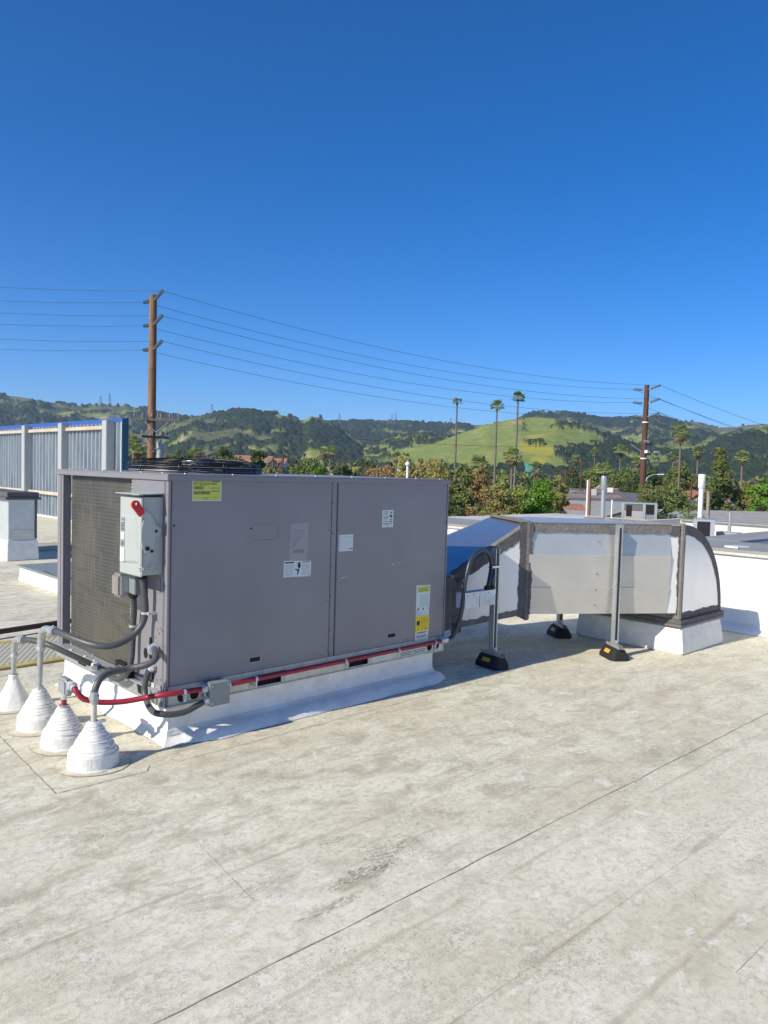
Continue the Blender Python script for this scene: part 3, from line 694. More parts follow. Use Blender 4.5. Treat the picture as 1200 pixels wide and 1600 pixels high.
mb = MB(); mb.tube(smooth_path([(-.4, .51, .586), (-.4, .60, .583), (-.4, .665, .566), (-.398, .70, .525), (-.398, .71, .47)]), .021, GALV, 14); mb.build('elbow', c2)
mb = MB(); mb.tube([(-.398, .71, .50), (-.398, .731, .215)], .0155, GALV, 14); mb.build('rigid_pipe', c2)
fitting(c2, (-.4, .50, .588), (-.4, .545, .586), .024); fitting(c2, (-.398, .712, .475), (-.398, .714, .445), .021); fitting(c2, (-.398, .73, .235), (-.398, .731, .215), .022)
fitting(c2, (-.07, .152, .925), (-.068, .152, .895), .022, RUB)
mb = MB(); mb.tube([(-.050, .15, .70), (-.050, .15, .712)], .0225, ZINC, 14); mb.box((-.052, .11, .698), (-.0015, .13, .714), ZINC); mb.build('strap', c2)
c1 = conduit('liquidtight_conduit', 'grey conduit from the outlet box down past the unit foot to the far white boot', (-.38, 1.21, 0),
    [(-.06, .275, .79), (-.045, .295, .70), (-.04, .314, .60), (-.04, .319, .50), (-.045, .322, .41), (-.05, .345, .345), (-.055, .42, .288), (-.058, .50, .270), (-.06, .60, .285), (-.075, .69, .302)], .017, COND)
mb = MB(); mb.tube(smooth_path([(-.09, .715, .31), (-.2, .755, .376), (-.3, .835, .436), (-.36, .965, .450), (-.38, 1.07, .436)]), .017, COND, 12); mb.build('flexible_tube', c1)
mb = MB(); mb.tube(smooth_path([(-.38, 1.06, .438), (-.38, 1.13, .432), (-.38, 1.185, .40), (-.38, 1.20, .35)]), .020, GALV, 14); mb.build('elbow', c1)
mb = MB(); mb.tube([(-.38, 1.20, .37), (-.381, 1.205, .19)], .0155, GALV, 14); mb.build('rigid_pipe', c1)
fitting(c1, (-.38, 1.04, .440), (-.38, 1.085, .437), .023); fitting(c1, (-.072, .68, .30), (-.095, .72, .313), .022); fitting(c1, (-.38, 1.203, .33), (-.38, 1.203, .305), .020); fitting(c1, (-.06, .272, .80), (-.058, .278, .775), .022, RUB)
mb = MB(); mb.tube([(-.040, .314, .60), (-.040, .314, .612)], .022, ZINC, 14); mb.build('strap', c1)
c4 = conduit('liquidtight_conduit', 'grey conduit looping from the hole at the unit corner to the nearest white boot', (-.4, -.02, 0),
    [(-.012, .130, .505), (-.04, .06, .520), (-.068, -.005, .512), (-.085, -.035, .492), (-.13, -.02, .466), (-.2, .035, .447), (-.3, .030, .442), (-.365, -.002, .428), (-.395, -.015, .385), (-.4, -.015, .35)], .0175, COND)
mb = MB(); mb.tube([(-.4, -.013, .36), (-.398, -.007, .20)], .0145, GALVD, 14); mb.build('rigid_pipe', c4)
fitting(c4, (-.4, -.015, .375), (-.4, -.013, .315), .0205, GALV); fitting(c4, (-.002, .150, .50), (-.035, .075, .516), .027)
mb = MB(); mb.tube([(-.398, -.006, .212), (-.398, -.006, .224)], .022, GALV, 14); mb.box((-.385, -.03, .212), (-.345, -.012, .224), WHITE); mb.build('clamp', c4)
c5 = conduit('liquidtight_conduit', 'short dark grey loop of conduit hanging under the front corner of the unit', (-.04, .1, .2),
    [(-.012, .125, .41), (-.025, .145, .385), (-.036, .162, .33), (-.045, .155, .265), (-.055, .095, .215), (-.065, .015, .197), (-.055, -.035, .196), (.0, -.055, .186), (.08, -.06, .186), (.16, -.055, .205), (.222, -.052, .226)], .017, COND)
fitting(c5, (-.004, .12, .425), (-.02, .14, .39), .021); fitting(c5, (.195, -.053, .218), (.232, -.051, .228), .021)
jb = thing('junction_box', 'square grey pull box on the rail below the front panel between red pipes', 'junction box', (.285, -.04, .19))
mb = MB(); mb.box((.222, -.078, .190), (.346, -.001, .315), BOXG2); mb.build('box', jb, .002)
mb = MB(); mb.box((.221, -.081, .189), (.347, -.0785, .316), BOXG2)
for x, z in ((.235, .205), (.333, .205), (.235, .30), (.333, .30)): screw(mb, x, z, -.081, .003, ZINC)
mb.build('lid', jb)
r1 = thing('red_pipe', 'red painted pipe curving from the boot with the conduit body past the unit corner', 'pipe', (-.404, .35, 0))
mb = MB(); mb.tube(smooth_path([(-.41, .215, .345), (-.40, .19, .318), (-.37, .176, .285), (-.30, .155, .260), (-.2, .106, .255), (-.1, .050, .270), (-.03, -.020, .290), (.05, -.043, .293), (.12, -.044, .290), (.20, -.044, .286)]), .0148, RED, 14); mb.build('red_tube', r1)
mb = MB(); mb.tube([(-.404, .36, .195), (-.404, .355, .262)], .014, RED, 12); mb.build('riser', r1)
mb = MB(); mb.tube([(-.404, .36, .205), (-.404, .36, .217)], .026, GALV, 12); mb.build('clamp', r1); mb = MB(); mb.tube([(-.404, .355, .250), (-.404, .353, .285)], .017, ZINC, 12); mb.build('coupling', r1)
mb = MB(); mb.box((-.437, .262, .285), (-.388, .372, .375), GALV); mb.build('conduit_body', r1, .012, 3)
fitting(r1, (-.410, .262, .352), (-.409, .205, .338), .020)
mb = MB(); mb.tube([(.075, -.043, .2915), (.089, -.043, .2915)], .0205, ZINC, 14); mb.box((.078, -.06, .24), (.086, -.04, .275), ZINC); mb.build('strap', r1)
fitting(r1, (.185, -.044, .287), (.225, -.044, .286), .021)
r2 = thing('red_pipe', 'long straight red painted pipe along the rail under the front panels', 'pipe', (1.2, -.03, .28))
mb = MB(); mb.tube([(.352, -.034, .280), (1.3, -.032, .283), (2.17, -.03, .287)], .0148, RED, 14); mb.build('red_tube', r2)
fitting(r2, (.346, -.034, .280), (.375, -.034, .280), .021)
for x in (.545, 1.235, 1.72):
    mb = MB(); mb.tube([(x, -.033, .282), (x+.014, -.033, .282)], .0195, ZINC, 14); mb.box((x+.001, -.045, .235), (x+.011, -.008, .268), ZINC) if x < .6 else None; mb.build('strap', r2)
mb = MB(); mb.tube([(2.10, -.03, .2868), (2.112, -.03, .2868)], .0195, ZINC, 12); mb.box((2.10, -.04, .225), (2.11, -.02, .27), ZINC); mb.build('strap', r2)
fitting(r2, (2.165, -.03, .287), (2.235, -.03, .290), .022); 
c6 = conduit('liquidtight_conduit', 'dark conduit rising from the red pipe end and arching over to the strut post', (2.3, -.05, .28),
    [(2.23, -.03, .290), (2.285, -.034, .300), (2.318, -.06, .376), (2.328, -.085, .499), (2.335, -.095, .643), (2.362, -.095, .783), (2.415, -.09, .882), (2.515, -.08, .935), (2.62, -.06, .928), (2.69, -.05, .87), (2.705, -.05, .80), (2.67, -.07, .745), (2.63, -.09, .69), (2.615, -.09, .650)], .0155, CONDB)
mb = MB(); mb.tube(smooth_path([(2.735, -.045, .86), (2.74, -.045, .80), (2.72, -.06, .74), (2.68, -.075, .69), (2.665, -.09, .655)]), .0145, CONDB, 10); mb.build('flexible_tube', c6)
fitting(c6, (2.615, -.09, .664), (2.614, -.09, .634), .022, RUB); fitting(c6, (2.665, -.09, .664), (2.664, -.09, .634), .022, RUB)
mb = MB(); mb.box((2.69, -.072, .790), (2.80, -.062, .806), ZINC); mb.tube([(2.69, -.066, .798), (2.665, -.066, .798)], .010, RUB, 8); mb.build('strap', c6)

# ------------------------------------------------------------------ strut supports on rubber feet
def rubber_foot(t, x, y, L=.27, Wd=.17, h=.095, lab=True):
    mb = MB(); a, b = L/2, Wd/2; c = .035
    base = [(x-b, y-a+c), (x-b+c, y-a), (x+b-c, y-a), (x+b, y-a+c), (x+b, y+a-c), (x+b-c, y+a), (x-b+c, y+a), (x-b, y+a-c)]
    n = 8; V = [(p[0], p[1], .002) for p in base]+[(p[0], p[1], .028) for p in base]
    tx, ty = .042, .105
    top = [(x-tx, y-ty+.01), (x-tx+.01, y-ty), (x+tx-.01, y-ty), (x+tx, y-ty+.01), (x+tx, y+ty-.01), (x+tx-.01, y+ty), (x-tx+.01, y+ty), (x-tx, y+ty-.01)]
    V += [(p[0], p[1], h) for p in top]
    F = [(k, (k+1)%n, n+(k+1)%n, n+k) for k in range(n)]+[(n+k, n+(k+1)%n, 2*n+(k+1)%n, 2*n+k) for k in range(n)]+[tuple(range(2*n, 3*n))]
    mb.add(V, F, RUB); o = mb.build('rubber_foot', t, .004, world=False)
    if lab:
        p = lambda u, w: (x-b+(b-tx)*w-.0018, y+u, .028+(h-.028)*w+.0018)
        mb = MB(); mb.quad(p(.04, .30), p(-.045, .30), p(-.045, .72), p(.04, .72), mat('foot_label', (.72, .36, .03), .5)); mb.build('foot_label', o, fix=False, world=False)
    return o
def channel(mb, p, q, w=.041, d=.041, open_dir=(-1, -.3, 0), m=None):
    """U channel with returned lips, running from p to q, its slot facing open_dir"""
    m = m or GALV; p = Vector(p); q = Vector(q); ax = (q-p).normalized(); o = Vector(open_dir); o = (o-ax*o.dot(ax)).normalized(); s_ = ax.cross(o)
    t_ = .0035; h = w/2; e = d/2
    prof = [(-h, e), (-h, -e), (h, -e), (h, e), (h-.010, e), (h-.010, e-.006), (h-t_, e-.006), (h-t_, -e+t_), (-h+t_, -e+t_), (-h+t_, e-.006), (-h+.010, e-.006), (-h+.010, e)]
    n = len(prof); V = [p+s_*a+o*b for a, b in prof]+[q+s_*a+o*b for a, b in prof]
    F = [(i, (i+1)%n, n+(i+1)%n, n+i) for i in range(n)]; mb.add(V, F, m)
def strut_support(label, x, y, ztop, rot, foot_lab=True):
    t = thing('strut_support', label, 'duct support', (x, y, 0), 'strut posts on black rubber feet'); t.rotation_euler = (0, 0, R(rot))
    rubber_foot(t, 0, 0, lab=foot_lab)
    mb = MB(); channel(mb, (0, -.13, .108), (0, .11, .108), .041, .022, (0, 0, 1)); mb.box((-.022, -.13, .0965), (.022, .11, .0985), GALV); mb.build('base_channel', t, world=False)
    mb = MB(); channel(mb, (0, 0, .118), (0, 0, ztop), .043, .054, (0, -1, 0)); mb.build('post', t, world=False)
    mb = MB(); mb.box((-.018, -.036, .120), (.018, -.031, .158), GALV); mb.box((-.018, -.085, .120), (.018, -.031, .125), GALV); mb.tube([(0, -.036, .14), (0, -.048, .14)], .008, ZINC, 6); mb.build('post_bracket', t, world=False)
    return t
strut_support('strut post on a rubber foot beside the unit, holding the long painted box', 2.795, -.02, .937, -10)
strut_support('tall galvanised strut post standing before the middle of the grey duct face', 3.862, -.478, 1.124, -33.7)
strut_support('strut post half hidden beneath the duct, only its foot and lower end in view', 4.24, .31, .37, -33.7)
sb = thing('control_box', 'long pale metal box fixed sideways to the strut post beside the unit', 'control box', (2.5, -.1, .52))
SB = mat('box_pale_blue', (.55, .60, .66), .45, .25, .12, 14)
mb = MB(); mb.box((2.335, -.110, .517), (2.690, -.020, .630), SB); mb.build('box', sb, .002)
mb = MB(); mb.box((2.332, -.1135, .600), (2.693, -.1105, .634), SB); mb.box((2.50, -.1135, .516), (2.503, -.1105, .599), BOXG2)
for x in (2.35, 2.43, 2.5, 2.6): screw(mb, x, .618, -.114, .0035, DARK)
mb.build('lid', sb)
s = Sheet((2.44, -.1115, .56), (1,0,0), (0,0,1), (0,-1,0)); n = 24
for k in range(n):
    a, b = 2*math.pi*k/n, 2*math.pi*(k+1)/n; r_ = .034
    s.poly([(r_*math.cos(a), r_*math.sin(a)), (r_*math.cos(b), r_*math.sin(b)), ((r_-.0014)*math.cos(b), (r_-.0014)*math.sin(b)), ((r_-.0014)*math.cos(a), (r_-.0014)*math.sin(a))], BOXG2, 0)
for k in range(5): s.rect(.08, -.03+k*.012, .23, -.029+k*.012, BOXG2, 0)
s.done('knockout_ring', sb)

# ------------------------------------------------------------------ air duct
duct = thing('air_duct', 'taped sheet metal duct leaving the end of the unit and elbowing down into the roof', 'duct', (3.5, .2, .3))
ZD0, ZD1 = .36, 1.12
J0 = Vector((3.27, .01, 0)); J1 = Vector((4.335, -.70, 0)); dd = (J1-J0).normalized(); nn = Vector((-dd.y, dd.x, 0))    # nn points to the back
WD = .95
def vz(p, z): return (p.x, p.y, z)
# transition from the unit end (low, square on) to the joint (tall, turned)
A0 = Vector((2.64, .285, 0)); A1 = Vector((2.64, 1.15, 0)); B0 = J0.copy(); B1 = J0+nn*WD
kB = Vector((3.19, .06, 0))
mb = MB()
zA0, zA1 = .262, .70
V = [vz(A0, zA0), vz(A1, zA0), vz(A1, zA1), vz(A0, zA1), vz(B0, ZD0), vz(B1, ZD0), vz(B1, ZD1), vz(B0, ZD1)]
q3, q7, q6, q2 = [Vector(V[i]) for i in (3, 7, 6, 2)]; gn = 12
gv = [(q3.lerp(q7, i/gn)).lerp(q2.lerp(q6, i/gn), j/gn) for i in range(gn+1) for j in range(gn+1)]
mb.add(gv, [(i*(gn+1)+j, (i+1)*(gn+1)+j, (i+1)*(gn+1)+j+1, i*(gn+1)+j+1) for i in range(gn) for j in range(gn)], DUCTM, True); mb.add(V, [(0, 4, 7, 3), (1, 2, 6, 5), (0, 1, 5, 4), (0, 3, 2, 1)], DUCTW); mb.build('transition_piece', duct)
mb = MB(); mb.box((2.238, .287, .255), (2.63, 1.15, .69), TAPED); mb.build('unit_collar', duct, .006)
# diagonal run, its near face in three shallow folded bands
mb = MB(); bands = [(ZD0, 0), (ZD0+.225, .016), (ZD0+.228, .010), (ZD0+.50, .022), (ZD0+.503, .015), (ZD1, -.012)]
P0 = [J0-nn*o+Vector((0,0,z)) for z, o in bands]; P1 = [J1-nn*o+Vector((0,0,z)) for z, o in bands]; nb = len(bands)
mb.add(P0+P1, [(i, nb+i, nb+i+1, i+1) for i in range(nb-1)], DUCT)
K = Vector((4.43, -.76, 0)); K1 = Vector((4.43, .18, 0))
a = vz(J0, ZD0); b = vz(J1, ZD0); c = vz(K, ZD0-.03); 
mb.add([vz(J0, ZD1), vz(J1, ZD1), vz(K, ZD1), vz(K1, ZD1), vz(J0+nn*WD, ZD1), vz(J0, ZD0), vz(J1, ZD0), vz(K, ZD0), vz(K1, ZD0), vz(J0+nn*WD, ZD0)],
       [(0,1,2,3,4), (9,8,7,6,5), (3,8,9,4), (0,4,9,5)], DUCT)
mb.add([vz(J1, ZD0), vz(K, ZD0), vz(K, ZD1), vz(J1, ZD1)], [(0,1,2,3)], DUCTW)
mb.build('diagonal_run', duct)
RS = mat('red_screw', (.35, .05, .04), .5)
for k, z in enumerate((.97, .84, .70, .565, .435)):
    t_ = .485-.004*k; p = J0+(J1-J0)*t_-nn*.017+Vector((0, 0, z)); mb = MB(); mb.tube([p, p-nn*.004], .006, RS, 6); mb.build('red_screw', duct)
# elbow
ex0, ez0, erx, erz = 4.43, .30, .86, .825
mb = MB(); prof = [(ex0, ez0)]+[(ex0+erx*math.cos(a), ez0+erz*math.sin(a)) for a in np.linspace(0, math.pi/2, 22)]
mb.add([(x, -.76, z) for x, z in prof], [tuple(range(len(prof)))], DUCTW); mb.add([(x, .18, z) for x, z in prof], [tuple(range(len(prof)))], DUCT)
n_ = len(prof); mb.add([(x, -.76, z) for x, z in prof]+[(x, .18, z) for x, z in prof], [(i, (i+1)%n_, n_+(i+1)%n_, n_+i) for i in range(n_)], DUCT, False)
mb.build('elbow', duct)
# mastic tape: ragged strips standing a few millimetres proud
def ragged(mb, path, N, w0, w1, m, rd, thick=.004, n=40, sdir=None, flip=1):
    """strip along path; extends w0 to one side and a ragged w1 to the other, lifted along N"""
    pts = [Vector(p) for p in path]; N = Vector(N).normalized(); L = [0]
    for i in range(1, len(pts)): L.append(L[-1]+(pts[i]-pts[i-1]).length)
    V = []; k = 0; rr = 0
    for i in range(n+1):
        s_ = L[-1]*i/n
        while k < len(pts)-2 and s_ > L[k+1]: k += 1
        t_ = (s_-L[k])/(L[k+1]-L[k]); p = pts[k].lerp(pts[k+1], t_); d = (pts[k+1]-pts[k]).normalized(); sd = d.cross(N).normalized()*flip
        rr = rr*.55+rd.uniform(-.006, .006)
        a = p-sd*w0; b = p+sd*(w1+rr)
        V += [a+N*thick, b+N*thick, a, b-N*.002]
    F = []
    for i in range(n): q = 4*i; F += [(q, q+1, q+5, q+4), (q+1, q+3, q+7, q+5), (q+2, q, q+4, q+6)]
    mb.add(V, F, m)
rd = random.Random(12)
F1 = Vector((A0.y-B0.y, B0.x-A0.x, 0)); fn = Vector(((B0-A0).y, -(B0-A0).x, 0)).normalized()     # outward normal of transition front
up = Vector((0,0,1))
mb = MB()
tpN = (Vector(vz(B0, ZD1))-Vector(vz(A0, zA1))).cross(Vector(vz(A1, zA1))-Vector(vz(A0, zA1))).normalized(); tpN = tpN if tpN.z > 0 else -tpN
ragged(mb, [vz(A0, zA1), vz(B0, ZD1)], fn, 0, .085, TAPED, rd, flip=-1 if ((Vector(vz(B0, ZD1))-Vector(vz(A0, zA1))).cross(fn)).z > 0 else 1)
ragged(mb, [vz(A0, zA1), vz(B0, ZD1)], tpN, 0, .05, TAPE, rd, flip=1 if ((B0-A0).cross(tpN)).y > 0 else -1)
ragged(mb, [vz(A0, zA0), vz(B0, ZD0)], fn, 0, .05, TAPE, rd, flip=1 if ((Vector(vz(B0, ZD0))-Vector(vz(A0, zA0))).cross(fn)).z > 0 else -1)
ragged(mb, [vz(A0+(B0-A0)*.0, zA0-.03), vz(A0, zA1-.02)], fn, 0, .09, TAPED, rd, flip=1 if up.cross(fn).x > 0 else -1)
ragged(mb, [vz(B0, ZD0-.02), vz(B0, ZD1+.01)], fn, 0, .085, TAPED, rd, .006, flip=-1 if up.cross(fn).x > 0 else 1)
ragged(mb, [vz(B0, ZD1-.0), vz(B1, ZD1)], up, .045, .06, TAPE, rd, .005, 20)
ragged(mb, [vz(A1, zA1), vz(B1, ZD1)], tpN, 0, .05, TAPE, rd, flip=1 if ((B1-A1).cross(tpN)).y < 0 else -1)
mb.build('seam_tape', duct)
mb = MB()
# raised joint flange with tape
fl = dd
mb.hexa([J0-fl*.022-nn*.018+up*(ZD0-.05), J0+fl*.022-nn*.018+up*(ZD0-.05), J0+fl*.022+nn*(WD+.018)+up*(ZD0-.05), J0-fl*.022+nn*(WD+.018)+up*(ZD0-.05),
         J0-fl*.022-nn*.018+up*(ZD1+.018), J0+fl*.022-nn*.018+up*(ZD1+.018), J0+fl*.022+nn*(WD+.018)+up*(ZD1+.018), J0-fl*.022+nn*(WD+.018)+up*(ZD1+.018)], TAPE)
mb.build('joint_flange', duct, .008)
mb = MB(); mn = -nn
ragged(mb, [J0+mn*.001+up*ZD0, J0+mn*.001+up*ZD1], mn, .0, .028, TAPED, rd, .018, 70, flip=1 if up.cross(mn).dot(dd) > 0 else -1)
ragged(mb, [J0+up*(ZD1-.005), J1+up*(ZD1-.005)], mn, .0, .066, TAPE, rd, .008, 60, flip=1 if dd.cross(mn).z < 0 else -1)
ragged(mb, [J0+up*ZD1, J1+up*ZD1], up, .0, .07, TAPE, rd, .004, 30, flip=1 if dd.cross(up).dot(nn) > 0 else -1)
k1 = (K-J1).normalized(); kn = Vector((k1.y, -k1.x, 0))
ragged(mb, [K+up*(ZD0-.02), K+up*(ZD1+.0)], kn, .0, .035, TAPED, rd, .006, 40, flip=1 if up.cross(kn).dot(k1) < 0 else -1)
ragged(mb, [J1+up*(ZD1-.002), K+up*(ZD1-.002)], kn, .0, .09, TAPED, rd, .006, 12, flip=1 if k1.cross(kn).z < 0 else -1)
mb.build('seam_tape', duct)
mb = MB(); mb.box((4.41, -.782, .30), (4.452, .20, 1.138), TAPE); mb.build('joint_flange', duct, .008)
mb = MB()
arc = [(ex0+erx*math.cos(a), -.76, ez0+erz*math.sin(a)) for a in np.linspace(.0, math.pi/2-.03, 26)]
rd2 = random.Random(5); V = []
for i, p in enumerate(arc):
    a = math.atan2((p[2]-ez0)/erz, (p[0]-ex0)/erx); w = .045+.035*math.sin(a)+rd2.uniform(-.004, .004)
    V += [(p[0], -.7645, p[2]), (ex0+(erx-w)*math.cos(a), -.7645, ez0+(erz-w*1.1)*math.sin(a)), (p[0], -.758, p[2]), (p[0]+.005*math.cos(a), -.66, p[2]+.005*math.sin(a))]
F = []
for i in range(25): q = 4*i; F += [(q, q+1, q+5, q+4), (q+2, q, q+4, q+6), (q+2, q+3, q+7, q+6)]
mb.add(V, F, TAPED)
ragged(mb, [(ex0+.02, -.76, .30), (ex0+erx, -.76, .30)], (0,-1,0), 0, .055, TAPED, rd, .004, 44, flip=-1)
mb.build('seam_tape', duct)
for o in list(duct.children):
    pass
# curb under the elbow
t = thing('roof_curb', 'white coated curb with a dark rim beneath the duct elbow', 'roof curb', (4.85, -.3, 0))
def slabc(name, lo, hi, z0, z1, m, par, bev=.008):
    mb = MB(); (a, b), (c, d) = lo; (e, f), (g, h) = hi
    mb.hexa([(a, b, z0), (c, b, z0), (c, d, z0), (a, d, z0), (e, f, z1), (g, f, z1), (g, h, z1), (e, h, z1)], m); return mb.build(name, par, bev, 3)
slabc('upstand', ((4.405, -.82), (5.27, .24)), ((4.425, -.79), (5.235, .22)), .002, .238, WHITE, t, .012)
mb = MB(); mb.box((4.395, -.800, .238), (5.30, .24, .262), TAPE); mb.box((4.40, -.795, .262), (5.30, .235, .30), TAPED); mb.build('dark_rim', t, .005)
# ------------------------------------------------------------------ parapet and neighbouring roofs
t = thing('parapet_wall', 'bright white parapet wall with wide grey coping beyond the duct elbow', 'wall', (6.3, -4, 0))
mb = MB()
ys = np.linspace(-12, 13.1, 120); rd = random.Random(2)
V = []; prof = [(5.955, .80), (5.955, .10), (5.95, .06), (5.91, .02), (5.86, .004)]
for j, (x, z) in enumerate(prof):
    for y in ys:
        w = .004*math.sin(y*6+j)+.003*math.sin(y*17); V.append((x+(w if j > 1 else 0), y, z))
n = len(ys); mb.add(V, [(j*n+i, j*n+i+1, (j+1)*n+i+1, (j+1)*n+i) for j in range(len(prof)-1) for i in range(n-1)], WHITE2, True)
mb.build('wall_face', t)
mb = MB(); mb.box((5.96, -12, -.6), (6.95, -.30, .795), WHITE2); mb.box((5.96, -.299, -.6), (6.95, 13.1, .795), WHITE2); mb.box((6.951, -.22, -.6), (14, .28, .795), WHITE2); mb.build('wall_core', t)
mb = MB(); mb.box((5.93, -12, .797), (7.03, 13.1, .825), CAPG); mb.box((5.928, -12, .765), (5.936, 13.1, .797), GALVD); mb.box((7.031, -.24, .799), (14, .30, .828), CAPG); 
mb.box((6.10, -12, .826), (6.115, 13.1, .830), TAPE); mb.build('coping', t, .002)
mb = MB(); mb.prism([(6.05, -.60), (6.16, -.56), (6.30, -.62), (6.26, -.50), (6.20, -.42), (6.10, -.44)], .826, .84, WHITE2); mb.build('coating_splash', t)
nb = thing('neighbouring_building', 'white flat roofed building beyond the grey coping, its low white walls in the sun', 'building', (25, 0, -5))
NR = mat('white_roof_far', (.60, .59, .55), .7, 0, .2, .6)
NW = mat('white_wall_far', (.66, .63, .57), .7, 0, .2, .5, stretch=(1, 1, .4))
mb = MB(); mb.box((7.04, .31, -5), (34, 20, -.50), NR); mb.box((7.04, -20, -5), (27, .30, -.62), NR); mb.build('roof', nb)
mb = MB(); mb.box((26.0, -19, -.62), (26.3, 9.3, -.0), NW); mb.box((20, 9.3, -.5), (26.3, 9.55, .05), NW); mb.build('parapet', nb)
mb = MB(); mb.box((25.9, -19, .0), (26.4, 9.25, .05), CAPG); mb.build('coping', nb)
for y in np.arange(-18, 9, 1.5): mb = MB(); mb.box((25.985, y, -.55), (25.998, y+.02, -.03), CAPG); mb.build('wall_joint', nb)
mb = MB(); mb.box((22, -14, -.615), (24, -5, -.60), CAPG); mb.build('roof_patch', nb)
mb = MB(); q = spot(1139, 838, 24.8); mb.box((q.x-.2, q.y-.3, -.615), (q.x+.2, q.y+.3, .02), GALV); mb.tube([(q.x, q.y, .02), (q.x, q.y, .6)], .05, GALV, 8); mb.build('roof_vent', nb)

def hvac(label, px, py0, px1, dist, zb, m1, depth=1.3, rot=0):
    a = spot(px, py0, dist); b = spot(px1, py0, dist); top = (a.z+b.z)/2; w = (b-a).length; h = top-zb
    c = (a+b)/2; t = thing('packaged_air_conditioner', label, 'air conditioner', (c.x, c.y, zb), 'smaller rooftop units on the next roof')
    ux = Vector((b.x-a.x, b.y-a.y, 0)).normalized(); uy = Vector((-ux.y, ux.x, 0)); O = Vector((a.x, a.y, 0))
    def hb(u0, v0, z0, u1, v1, z1, m, nm, bev=0):
        mb = MB(); P = [O+ux*u+uy*v for u, v in ((u0, v0), (u1, v0), (u1, v1), (u0, v1))]
        mb.hexa([(p.x, p.y, z0) for p in P]+[(p.x, p.y, z1) for p in P], m); return mb.build(nm, t, bev)
    hb(.02, .02, zb, w-.02, depth, top-.05, m1, 'cabinet'); hb(-.02, -.02, top-.06, w+.02, depth+.03, top, GALV, 'lid', .01)
    hb(-.01, -.01, zb, .12, .1, top-.06, GALV, 'corner_post'); hb(w-.12, -.01, zb, w+.01, .1, top-.06, GALV, 'corner_post')
    return hb, w, h, top
hb, w, h, top = hvac('boxy unit with a dark coil and round opening on the roof beyond the duct', 972, 786, 1027, 42, -.8, BOXG2)
hb(.13, -.012, -.15, w*.62, .0, top-.08, mat('far_coil', (.14, .135, .13), .7), 'coil'); hb(w*.60, -.02, -.8, w*.68, .1, top-.06, GALV, 'corner_post'); hb(w*.69, -.012, -.3, w-.13, .0, top-.08, DARK, 'intake'); hb(.13, -.012, -.8, w*.62, .0, -.16, mat('pink_panel', (.42, .38, .37), .6), 'lower_panel')
hb(.22, -.025, -.45, .5, -.013, top-.12, DARK, 'fan_opening')
hb, w, h, top = hvac('grey unit with a black open end close behind the duct elbow', 1084, 812, 1117, 24, -.5, BOXG2)
hb(.10, -.012, -.5, w*.80, .0, top-.07, DARK, 'intake')
def pipe_thing(name, label, cat, px, ytop, dist, zb, r, m, cap=None, kids=None):
    p = spot(px, ytop, dist); t = thing(name, label, cat, (p.x, p.y, zb)); mb = MB(); mb.tube([(p.x, p.y, zb), (p.x, p.y, p.z)], r, m, 14); mb.build('pipe', t)
    if cap:
        mb = MB(); L_ = cap[0]; mb.lathe([(r, -L_-.02), (cap[1], -L_), (cap[1], 0), (cap[1]*.96, .01)], (p.x, p.y, p.z+.01), m, 20); mb.build('cap', t)
    return t
pipe_thing('flue_pipe', 'galvanised flue pipe with a wider upper sleeve behind the middle of the duct', 'vent pipe', 944, 745, 19, -.5, .052, GALV, (.30, .068))
pipe_thing('flue_pipe', 'white flue pipe with a wide white sleeve behind the duct elbow', 'vent pipe', 1097, 742, 26, -.5, .075, WHITE2, (.42, .105))
pipe_thing('vent_pipe', 'thin white post rising beside a brown wooden stub pole', 'vent pipe', 918.5, 750, 30, -.5, .03, WHITE2)
pipe_thing('vent_pipe', 'short thin white vent pipe left of the boxy unit with the round opening', 'vent pipe', 956.5, 781, 34, -.5, .03, WHITE2)
t = pipe_thing('vent_pipe', 'white pipe with a ball-shaped cap poking up behind the unit', 'vent pipe', 637, 728, 14, 0, .022, WHITE2)
p = spot(637, 725, 14); mb = MB(); mb.lathe([(.01, -.045), (.035, -.03), (.045, 0), (.035, .03), (.01, .045)], (p.x, p.y, p.z), WHITE2, 14); mb.build('cap', t)

# ------------------------------------------------------------------ left side: metal screen wall, stack, slab, walkway
CORR = mat('corrugated_steel', (.33, .38, .42), .45, .25, .35, 3, stretch=(1, 6, .3))
POST = mat('painted_post', (.42, .44, .44), .6, 0, .08, 3); RAILP = mat('rusty_white_rail', (.60, .58, .52), .6, 0, .5, 1.6, col2=(.52, .40, .26)); SKYTINT = mat('sky_tinted_flashing', (.035, .10, .36), .5)  # top flashing: the sky that the metal mirrors is painted on as blue
TEAL = mat('teal_end_panel', (.02, .09, .14), .5)
t = thing('screen_wall', 'tall corrugated metal screen wall with grey posts and top flashing tinted with sky reflection', 'screen wall', (5.95, 20, 0))
mb = MB(); y = 13.3; V = []; F = []; pat = [(0, 0), (.11, 0), (.14, .06), (.20, .06), (.23, 0)]
yy = []; 
while y < 32: 
    for a, d in pat[:-1]: yy.append((y+a, d))
    y += .23
for y_, d in yy: V += [(5.955-d, y_, .06), (5.955-d, y_, 2.47)]
mb.add(V, [(2*i, 2*i+1, 2*i+3, 2*i+2) for i in range(len(yy)-1)], CORR); mb.build('corrugated_sheet', t, fix=False)
for y0 in (13.63, 16.29, 18.95, 21.62, 24.3):
    mb = MB(); mb.box((5.72, y0, 0), (5.915, y0+.25, 2.52), POST); mb.build('post', t, .01)
for y0 in (13.88, 16.54, 19.20, 21.87):
    for z in (.63, 2.32):
        mb = MB(); mb.box((5.82, y0+.002, z), (5.915, y0+2.405, z+.085), RAILP); mb.build('rail', t, .005)
